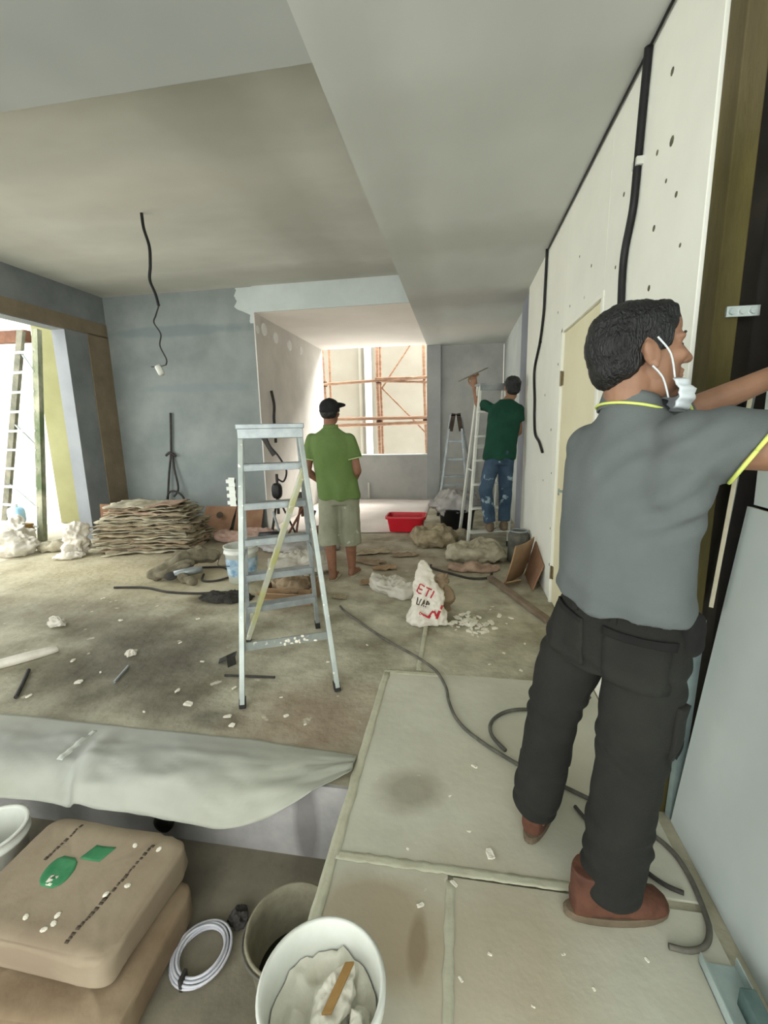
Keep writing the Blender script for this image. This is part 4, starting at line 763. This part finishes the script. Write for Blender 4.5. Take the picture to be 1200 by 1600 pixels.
# tools and stands heaped in front of the alcove
for k, (x, y, lab) in enumerate(((-2.45, 5.75, 'dark tripod stand with looped flex by the alcove corner'), (-2.05, 5.6, 'rusty tripod work lamp stand beside the looped flex'))):
    tp = empty('tripod_stand', (x, y, 0), lab, 'tripod'); mm = M_cabled if k == 0 else M_rust
    for a in (0.3, 2.4, 4.5): MB().tube([(x+.22*math.cos(a), y+.2*math.sin(a), .012), (x+.02*math.cos(a), y+.02*math.sin(a), .5)], .014, 8).build('leg', mm, parent=tp)
    MB().tube([(x, y, .3), (x+.01, y, .85 if k == 0 else .62)], .02, 10).build('post', mm, parent=tp); MB().ell((x, y, .62-.1*k), (.07, .06, .11), None, 14, 10, .7, .7).build('clamp_head', M_black if k == 0 else M_cabled, parent=tp, smooth=True)
    if k == 0:
        MB().tube(bez([(x, y, .8), (x+.1, y, .75), (x+.16, y-.02, .9), (x+.06, y, 1.08), (x-.06, y+.02, 1.22), (x-.12, y+.02, 1.36)]), .013, 8).build('flex', M_black, parent=tp, smooth=True)
        MB().bar((x-.22, y+.05, 1.42), (x-.02, y+.02, 1.1), .05, .02, (1, 0, .5)).build('blade', M_cabled, parent=tp)
for k, (x, y, a, l_, lab) in enumerate(((-2.25, 5.45, .5, .55, 'rusty steel bar leaning in the heap of tools'), (-2.2, 5.25, 2.3, .5, 'pale steel bar leaning in the heap of tools'), (-1.95, 5.35, 1.1, .5, 'dark steel bar propped in the heap of tools'))):
    MB().tube([(x, y, .016), (x+l_*.5*math.cos(a), y+l_*.35*math.sin(a), l_*.8)], .016, 8).build('steel_bar', (M_rust, M_alud, M_cabled)[k], label=lab, cat='bar')
for k, (x, y, c_, lab) in enumerate(((-2.3, 5.05, M_black, 'black power drill lying among the heap of tools'), (-1.75, 5.45, M_rust, 'reddish brown power drill lying among the heap of tools'))):
    dr_ = empty('power_drill', (x, y, 0), lab, 'power drill')
    MB().tube([(x-.12, y, .16), (x+.1, y+.03, .17), (x+.19, y+.04, .17), (x+.2, y+.04, .17)], [.045, .05, .03, .015], 12).build('motor', c_, parent=dr_, smooth=True); MB().tube([(x-.08, y, .15), (x-.12, y+.01, .018)], [.024, .03], 10).build('grip', c_, parent=dr_, smooth=True)
    MB().tube([(x+.2, y+.04, .17), (x+.33, y+.06, .16)], .008, 8).build('bit', M_alud, parent=dr_)
# red tub
rt = empty('red_tub', (-.72, 6.12, 0), 'bright red rectangular plastic tub on the floor under window', 'tub')
def tubr(z, k, hx=.27, hy=.19): return [V((-.72+math.copysign(abs(math.cos(a))**.25, math.cos(a))*hx*k, 6.14+math.copysign(abs(math.sin(a))**.25, math.sin(a))*hy*k, z)) for a in [i*2*math.pi/40 for i in range(40)]]
MB().rings([tubr(.016, .80), tubr(.02, .83), tubr(.2, .95), tubr(.2, 1.04), tubr(.215, 1.05), tubr(.235, 1.04), tubr(.235, .96), tubr(.21, .93), tubr(.03, .8)]).build('tub_body', M_red, parent=rt, bevel=0)
# sack under a tarpaulin, and brown sacks
thing('tarpaulin', lump((-.05, 6.35, .36), (.34, .26, .17), .07, 5, 51, fold=.01, flat=.18), M_gsheet, 'grey tarpaulin thrown over the dark bin near white stepladder', 'tarpaulin')
dbn = empty('dark_bin', (-.02, 6.3, 0), 'dark plastic bin under the grey tarpaulin', 'bin')
MB().lathe((-.02, 6.3, 0), [(.2, .002), (.22, .02), (.25, .3), (.26, .3), (.26, .32), (.22, .32)], 26).build('bin_body', M_black, parent=dbn, smooth=True)
thing('brown_sack', lump((-.33, 5.4, .11), (.28, .2, .13), .06, 6, 55, fold=.008, flat=0), M_sackB, 'brown slumped sack in front of the red tub', 'sack')
thing('brown_sack', lump((.0, 5.74, .05), (.18, .13, .07), .05, 8, 58, flat=0), M_sackA, 'small dusty rag heap by foot of white stepladder', 'rag')
thing('paper_heap', lump((.2, 4.87, .07), (.31, .26, .12), .06, 5, 61, fold=.012, flat=0), M_sackA, 'dusty grey paper heap in front of the white stepladder', 'paper')
thing('paper_heap', lump((.15, 4.46, .025), (.26, .10, .04), .04, 7, 63, flat=0), M_sackC, 'brown crumpled paper flat on floor by the leaning cardboard', 'paper')
cn = empty('metal_canister', (.635, 4.80, 0), 'dark dusty canister standing beside the cream partition', 'canister')
MB().lathe((.635, 4.80, 0), [(.1, .002), (.11, .01), (.11, .3), (.09, .33), (.05, .335)], 24).build('canister_body', mat('dark_canister', (70, 70, 64), (104, 102, 92), 9, .6), parent=cn, smooth=True)
MB().tube([(.635+.085*math.cos(a), 4.80+.085*math.sin(a), .34) for a in [i*2*math.pi/20 for i in range(21)]], .01, 6, cap=False).build('rim', M_alud, parent=cn, smooth=True)
lc = empty('leaning_cardboard', (.62, 4.1, 0), 'brown folded cardboard leaning on the cream partition', 'cardboard')
def lcp(u, v): return (.42+.22*u+.10*v, 4.02+.38*u+.05*v-.05*math.sin(v*3), .006+.36*v-.02*math.sin(u*3))
MB().grid(lcp, 6, 6, th=.012).build('panel', M_card2, parent=lc)
MB().grid(lambda u, v: (.645+.09*v, 4.36-.45*u+.02*v, .006+.33*v-.1*u*v), 5, 5, th=.012).build('panel', M_card, parent=lc)
MB().grid(lambda u, v: (.43+.14*u, 4.0-.08*v+.1*u, .012+.05*v), 4, 4, th=.012).build('flap', M_card2, parent=lc)
MB().bar((.30, 4.19, .022), (.665, 3.24, .024), .055, .035, (1, 0, 0)).build('timber_batten', mat('grey_batten', (116, 100, 84), (140, 124, 106), 6, .85, .2), bevel=.004, label='brown timber batten on floor pointing at the door', cat='batten')
# printed shopping bag and clear bag
bm_ = MB(); bm_.loft([((-.215, 3.16, .004), V((.15, 0, 0)), V((0, .09, 0))), ((-.215, 3.17, .03), V((.155, 0, 0)), V((0, .095, 0))), ((-.22, 3.19, .14), V((.125, 0, 0)), V((0, .08, 0))), ((-.23, 3.22, .26), V((.09, 0, 0)), V((0, .06, 0))), ((-.235, 3.25, .34), V((.065, 0, 0)), V((0, .04, 0))), ((-.26, 3.27, .42), V((.03, 0, 0)), V((0, .02, 0))), ((-.27, 3.28, .45), V((.012, 0, 0)), V((0, .01, 0)))], 26)
me = union(bm_, .009, 3); displace(me, lambda p, n: .030*nz(p, 8)+.022*(.5-abs(nz(p, 12, 4))*1.7)+.012*(.5-abs(nz(p, 27, 2))*1.7))
for v in me.vertices: v.co.z = max(v.co.z, .003)
sb = thing('shopping_bag', me, M_plast, 'white plastic shopping bag with red print standing on floor', 'shopping bag')
def stroke(pts, m_, w=.012, host=sb, nm='print_stroke'):
    out = []
    for i in range(len(pts)-1):
        for t in range(5): out.append((pts[i][0]+(pts[i+1][0]-pts[i][0])*t/5, pts[i][1]+(pts[i+1][1]-pts[i][1])*t/5))
    out.append(pts[-1]); P3 = [skin_pt((x, 3.2, z), (.05, -1, .15), host, .002)[0] for x, z in out]
    mb = MB()
    for i in range(len(P3)-1):
        d2 = P3[i+1]-P3[i]; sd = d2.cross(V((0, 1, 0))).normalized()*w/2; n_ = V((0, -.002, 0))
        mb.add([P3[i]-sd, P3[i]+sd, P3[i+1]+sd, P3[i+1]-sd, P3[i]-sd-n_, P3[i]+sd-n_, P3[i+1]+sd-n_, P3[i+1]-sd-n_], [(0, 1, 2, 3), (7, 6, 5, 4), (0, 4, 5, 1), (2, 6, 7, 3)])
    mb.build(nm, m_, parent=host)
bpy.context.view_layer.update()
def slant(st, x0, z0, k, a): return [(x0+k*(x*math.cos(a)-z*math.sin(a)), z0+k*(x*math.sin(a)+z*math.cos(a))) for x, z in st]
for st in ([(0, 0), (0, 1)], [(0, 1), (.6, 1)], [(0, .5), (.5, .5)], [(0, 0), (.6, 0)], [(.8, 1), (1.5, 1)], [(1.15, 1), (1.15, 0)], [(1.8, 0), (1.8, 1)]): stroke(slant(st, -.30, .235, .062, -.42), M_redink, .011)
for st in ([(0, 1), (.1, 0), (.5, 0), (.6, 1)], [(.9, 0), (1.1, 1), (1.3, 0)], [(1.6, 0), (1.6, 1)], [(1.6, 1), (2.1, .6), (1.6, .45)]): stroke(slant(st, -.305, .15, .045, -.3), M_ink, .009)
for st in ([(-.28, .085), (-.215, .05)], [(-.215, .05), (-.175, .10)], [(-.175, .10), (-.155, .045)], [(-.155, .045), (-.115, .14)]): stroke(st, M_redink, .02)
thing('paper_scrap', lump((-.13, 3.3, .17), (.06, .06, .17), .05, 9, 71, flat=0), M_papers, 'crumpled brown paper bag stuffed behind the shopping bag', 'paper')
thing('plastic_bag', lump((-.56, 3.75, .06), (.24, .15, .08), .06, 6, 74, rz=-.5, fold=.01, flat=0), M_clear, 'empty translucent plastic bag beside the printed shopping bag', 'plastic bag')
# plaster rubble and scattered chips
chips = []
for q in range(5):
    me = MB().ell((0, 0, 0), (1, .7, .35), None, 7, 5, .6, .6).mesh('plaster_chip'); displace(me, lambda p, n: .35*nz(p, 1.7, q*9)); me.materials.append(M_chip); chips.append(me)
def chip(x, y, s_, lab, grp, z=0):
    o = bpy.data.objects.new('plaster_chip', random.choice(chips)); COL.objects.link(o); o.location = (x, y, z+s_*.28); o.scale = (s_, s_*random.uniform(.6, 1), s_*random.uniform(.5, .9)); o.rotation_euler = (random.uniform(-.2, .2), random.uniform(-.2, .2), random.uniform(0, 6.3)); tag(o, lab, 'plaster chip', grp)
for k in range(70):
    a = random.uniform(0, 6.28); q = random.random()**.6; x, y = .10+.19*q*math.cos(a), 3.16+.2*q*math.sin(a)
    chip(x, y, random.uniform(.008, .03) if q > .3 else random.uniform(.02, .038), 'broken plaster chip in the rubble heap beside shopping bag', 'plaster rubble beside the shopping bag', z=.02*max(0, .6-q))
for x, y, s_ in ((.32, 3.33, .028), (.4, 3.3, .024), (.36, 3.2, .012), (.3, 2.75, .013), (.38, 2.55, .012), (.45, 2.9, .012), (.2, 2.6, .01), (.26, 3.45, .012)): chip(x, y, s_, 'plaster chip on floor between rubble heap and door', 'plaster chips towards the door')
for x, y, s_ in ((-1.16, 1.9, .024), (-1.42, 1.97, .026), (-1.1, 1.84, .018), (-1.56, 2.08, .02), (-1.62, 1.88, .012), (-2.2, 2.08, .026), (-2.37, 1.92, .018), (-2.45, 2.3, .02), (-2.16, 2.2, .012), (-2.72, 2.0, .016), (-1.9, 2.62, .014), (-1.6, 2.4, .014), (-1.25, 2.15, .016), (-.86, 1.95, .014), (-.74, 1.9, .010), (-.95, 2.1, .01), (-2.6, 2.9, .02), (-2.0, 3.0, .016), (-1.75, 1.75, .012), (-.8, 2.5, .012), (-.6, 2.75, .01), (-3.1, 3.3, .02), (-2.5, 3.2, .012)): chip(x, y, s_, 'small plaster chip scattered on dusty floor around stepladder', 'plaster chips around the stepladder')
for x, y, s_ in ((.08, 1.72, .016), (.05, 1.4, .008), (-.02, 1.55, .008), (.12, 1.32, .02), (.25, 1.55, .009), (.66, 1.30, .008), (.52, 1.07, .007), (.1, 1.02, .007), (-.1, 1.12, .012), (.02, .95, .009), (.3, 1.05, .006), (.36, .98, .006), (-.16, 1.3, .006), (.0, 1.2, .014), (.42, .88, .007), (.2, .92, .005)): chip(x, y, s_, 'tiny plaster crumb on the dusty board walkway', 'plaster crumbs on the boards', z=.009)
# loose bits around
MB().tube(bez([(-2.95, 2.02, .03), (-2.8, 2.14, .032), (-2.68, 2.29, .035), (-2.62, 2.37, .03)]), [.028]*25, 10).build('rolled_paper', M_plast, smooth=True, label='rolled white paper tube on floor near the pit edge', cat='paper roll') if False else MB().tube(bez([(-3.0, 2.05, .026), (-2.85, 2.15, .03), (-2.72, 2.3, .03), (-2.66, 2.4, .02)], 8), [.02+.012*math.sin(i/24*3.1) for i in range(25)], 10).build('rolled_paper', M_plast, smooth=True, label='rolled white paper tube on floor near the pit edge', cat='paper roll')
MB().tube([(-2.42, 1.89, .012), (-2.5, 2.0, .014), (-2.62, 2.15, .012)], .011, 8).build('stick', M_cabled, label='thin dark stick on floor beside the rolled paper', cat='stick')
MB().tube([(-1.98, 2.1, .009), (-2.03, 2.28, .009)], .008, 8).build('stick', M_alud, label='short pale rod on the dark floor stain', cat='rod')
MB().tube([(-1.37, 2.26, .008), (-1.06, 2.28, .008)], .007, 8).build('steel_rod', M_cabled, label='thin dark rod on floor under the stepladder', cat='rod')
br = MB().obox((-1.44, 2.43, .028), (.05, .02, .02), (-.01, .025, 0), (0, 0, .003)); br.obox((-1.40, 2.40, .03), (.02, -.03, -.02), (.015, .025, 0), (0, .001, .003)); br.build('steel_angle', M_cabled, label='small black steel angle beside the stepladder leg', cat='bracket')
thing('crumpled_paper', lump((-3.02, 2.76, .03), (.06, .04, .04), .03, 20, 81, flat=0), M_plast, 'crumpled white paper ball on dark floor stain', 'paper')
thing('crumpled_paper', lump((-2.12, 2.42, .02), (.03, .025, .02), .015, 30, 82, flat=0), M_plast, 'tiny white paper scrap beside the pale rod', 'paper')
for k, (x, y, s_) in enumerate(((-.95, 4.6, .16), (-.75, 4.4, .12), (-1.0, 5.0, .2), (-.6, 4.9, .14), (-.8, 3.95, .1), (-1.0, 3.55, .06))):
    q0 = random.uniform(-.5, .5)
    def sf(u, v, x=x, y=y, s_=s_, k=k, q0=q0):
        a_, b_ = (u-.5)*2*s_, (v-.5)*1.1*s_
        if u in (0, 1): a_ *= 1+.35*nz((v*4, k, 3))
        if v in (0, 1): b_ *= 1+.5*nz((u*5, k, 8))
        return (x+a_*math.cos(q0)-b_*math.sin(q0), y+a_*math.sin(q0)+b_*math.cos(q0), .014+.022*abs(nz((a_*11, b_*11, k*4)))+.01*abs(nz((a_*30, b_*30, k))))
    MB().grid(sf, 14, 9, th=.004).build('paper_scrap', (M_papers, M_card2, M_sackB)[k % 3], label='brown paper scrap lying between green worker and red tub', cat='paper', group='brown scraps on the floor')

# ================================================================== NEAR LEFT: masking sheet, cement bags, wire, buckets
def sheet(u, v):
    x = -3.1+2.665*u; tip = max(0, (u-.80)/.2)
    L_ = .44*(1-.80*tip**1.6)+.025*math.sin(u*7+.5); s_ = v*L_           # arc length from the far edge
    y0 = 1.755+.012*nz((x*3, 0, 1))-.04*tip; flat = y0-1.525
    bend = .12
    if s_ < flat: y, z = y0-s_, .005
    else:
        q = s_-flat; th_ = min(q/bend, 1.0); a = th_*1.02
        y = y0-flat-bend/1.02*math.sin(a); z = .005-bend/1.02*(1-math.cos(a))
        if q > bend: y -= (q-bend)*math.cos(1.02); z -= (q-bend)*math.sin(1.02)
    rip = .020*nz((x*2.2, v*2.2, 6))+.014*(.5-abs(nz((x*3.4+v*1.5, v*2.6-x*1.2, 8)))*1.8)+.006*(.5-abs(nz((x*9-v*3, v*6, 4)))*1.8); k = min(1, v*3)
    crease = -.028*math.exp(-((x+1.76-.12*v)/.035)**2)*min(1, v*2)+.03*math.exp(-((x+1.66-.1*v)/.05)**2)*min(1, v*2)
    z += rip*k+.012*k+crease; y -= (rip+crease)*.5*k
    return (x, y, max(z, .006 if y > 1.53 else -.34))
MB().grid(sheet, 110, 30, th=.003).build('masking_paper', M_paperw, smooth=True, label='white masking paper draped over the edge of upper floor', cat='paper sheet')
tp_ = MB().grid(lambda u, v: V(sheet(.50+.010*u+.004*v, .12+.5*v))+V((0, -.002, .003)), 2, 24, th=.001).build('adhesive_tape', mat('clear_tape', (186, 190, 182), (204, 206, 198), 9, .25), smooth=True, label='shiny tape strip across the white masking paper', cat='tape')
pc = empty('pipe_stub', (-1.26, 1.5, -.25), 'black capped pipe stub under the masking paper', 'pipe')
MB().lathe((-1.26, 1.54, -.235), [(.032, 0), (.032, .05)], 18, axis=(0, -1, 0)).build('pipe', M_cabled, parent=pc, smooth=True)
MB().lathe((-1.26, 1.51, -.235), [(.042, 0), (.044, .012), (.042, .03), (.02, .034)], 18, axis=(0, -1, 0)).build('pipe_cap', M_black, parent=pc, smooth=True)
# cement bags
def cement(name, c, a, b, h, rz, seed, m_, label):
    R_ = rot(rz); mb = MB().ell(c, (a, b, h), R_, 88, 44, .24, .22); me = mb.mesh(name); bm = bmesh.new(); bm.from_mesh(me); bmesh.ops.recalc_face_normals(bm, faces=bm.faces); bm.to_mesh(me); bm.free()
    displace(me, lambda p, n: .010*nz(p, 5, seed)+.006*(.5-abs(nz(p, 9, seed))*1.6)+.003*nz(p, 26, seed)+(.009*(.5-abs(nz((p.x*20, p.y*20, p.z*45), 1, seed))) if abs(n.z) < .75 else 0)); return thing(name, me, m_, label, 'cement bag')
b2 = cement('cement_bag', (-1.27, 1.03, -.29), .31, .225, .064, .06, 5, M_papers, 'lower cement bag of the pair, dusty and darker')
b1 = cement('cement_bag', (-1.325, 1.125, -.163), .305, .215, .062, -.02, 2, M_paper, 'upper kraft cement bag with green printed emblem')
bpy.context.view_layer.update()
def on_bag(x, y, off=.0015):
    p, n = skin_pt((x, y, -.163), (0, 0, 1), b1, off); return p
def decal(poly_fn, m_, nu, nv, nm): MB().grid(lambda u, v: on_bag(*poly_fn(u, v)), nu, nv, th=.001).build(nm, m_, parent=b1, smooth=True)
ex, ey = (-1.35, 1.13)       # green emblem: leaf over an oval with a pale mark
decal(lambda u, v: (ex-.05+(.045+.065*math.sin(math.pi*v)**.5)*(u-.5)*1.0-.012*v, ey-.055+.11*v), M_green, 8, 8, 'emblem')
decal(lambda u, v: (ex+.02+.085*(u-.5)+.02*v, ey+.055+.06*v), M_green, 6, 6, 'emblem')
decal(lambda u, v: (ex-.055+.03*(u-.5)+.012*nz((v*6, u, 3)), ey-.05+.05*v), M_chip, 4, 6, 'emblem_mark')
for x0, ya, yb, sl in ((-1.155, .93, 1.27, .15), (-1.50, 1.16, 1.31, .1)):     # smudged lines of print
    y = ya
    while y < yb:
        h = random.uniform(.006, .016); wdt = random.uniform(.007, .015)
        decal(lambda u, v, y=y, h=h, wdt=wdt: (x0+wdt*(u-.5)+.003*nz((y*40, 1, 2))+sl*(y-1.1), y+h*v), M_ink, 2, 2, 'lettering'); y += h+random.choice((.002, .003, .007))
for k, (x, y) in enumerate(((-1.28, 1.0), (-1.27, .975), (-1.285, .955), (-1.10, 1.26), (-1.2, 1.26), (-1.12, 1.12), (-1.17, 1.08), (-1.38, .98))):
    p = on_bag(x, y, .001); MB().ell(p, (.009, .012, .003), rot(k), 7, 5).build('plaster_splash', M_chip, parent=b1)
# coil of wire
cw = empty('wire_coil', (-.87, 1.12, -.36), 'coil of shiny white wire on the lower floor', 'wire coil')
for k in range(9):
    R0 = .078+.006*(k % 4)+random.uniform(-.003, .003); zz = -.352+.006*(k//2); ox, oy = random.uniform(-.006, .006), random.uniform(-.006, .006)
    MB().tube([(-.87+ox+R0*math.cos(a), 1.125+oy+R0*math.sin(a)*1.04, zz+.003*math.sin(2*a+k)) for a in [i*2*math.pi/36+k for i in range(37)]], .0046, 6, cap=False).build('wire_turn', M_wire, parent=cw, smooth=True)
MB().box((-.885, 1.018, -.357), (-.875, 1.055, -.31)).build('tie', M_cabled, parent=cw)
# dark bucket in the pit
dbk = empty('mortar_bucket', (-.515, 1.10, -.36), 'grey mortar bucket with dark slurry below the board walkway', 'bucket')
c = V((-.515, 1.10, -.36)); MB().lathe(c, [(.115, .001), (.12, .01), (.138, .20), (.146, .20), (.149, .22), (.146, .235), (.138, .235), (.134, .20), (.116, .04), (.001, .04)], 44).build('bucket_body', M_dbuck, parent=dbk, smooth=True)
MB().lathe(c+V((0, 0, .05)), [(.117, 0), (.118, .012), (.05, .016), (.001, .014)], 36).build('slurry', M_sludge, parent=dbk, smooth=True)
MB().tube([c+V((.154*math.cos(a), .154*math.sin(a), .212-.02*math.sin(a*1))) for a in [math.pi*.75+i*math.pi*.8/16 for i in range(17)]], .004, 6).build('handle', M_cable, parent=dbk, smooth=True)
# putty bucket standing on the walkway
pb = empty('putty_bucket', (-.265, .70, .009), 'white bucket of putty with a wooden paddle on the walkway', 'bucket')
c = V((-.27, .70, .009)); MB().lathe(c, [(.10, .001), (.105, .01), (.124, .27), (.133, .272), (.134, .30), (.128, .305), (.122, .30), (.103, .03), (.001, .03)], 52).build('bucket_body', M_pailw, parent=pb, smooth=True)
def put_s(r_, a): 
    x, y = r_*.112*math.cos(a), r_*.112*math.sin(a)
    return c+V((x, y, .215+.03*nz((x*16, y*16, 3))+.02*nz((x*38, y*38, 5))+.02*max(0, y*8)))
pm = MB(); pm.rings([[put_s(q/12, 2*math.pi*k/48) for k in range(48)] for q in range(1, 13)], cap=False); pm.add([put_s(1/12, 2*math.pi*k/48) for k in range(48)], [tuple(range(48))])
pm.build('putty', M_putty, parent=pb, smooth=True)
thing_me = lump(tuple(c+V((.025, .015, .245))), (.036, .065, .022), .012, 22, 101, rz=-.25, flat=.12); link('putty_lump', thing_me, M_putty, parent=pb, smooth=True)
MB().obox(c+V((.03, .018, .272)), V((.010, .002, 0)), V((.014, .045, .004)), V((0, 0, .004))).build('wooden_paddle', M_wood, parent=pb, bevel=.002)
lump2 = lump(tuple(c+V((.08, -.02, .235))), (.02, .03, .03), .015, 26, 103, flat=.12); link('putty_lump', lump2, M_putty, parent=pb, smooth=True)
# white bucket at the left edge
pail('white_pail', 'white pail at the far side of the cement bags', (-1.835, 1.24, -.36), .10, .12, .26, M_pailw)
thing('dark_rag', lump((-.79, 1.25, -.345), (.035, .03, .022), .02, 30, 110, flat=-.359), M_cabled, 'small dark torn rag between wire coil and riser', 'rag')
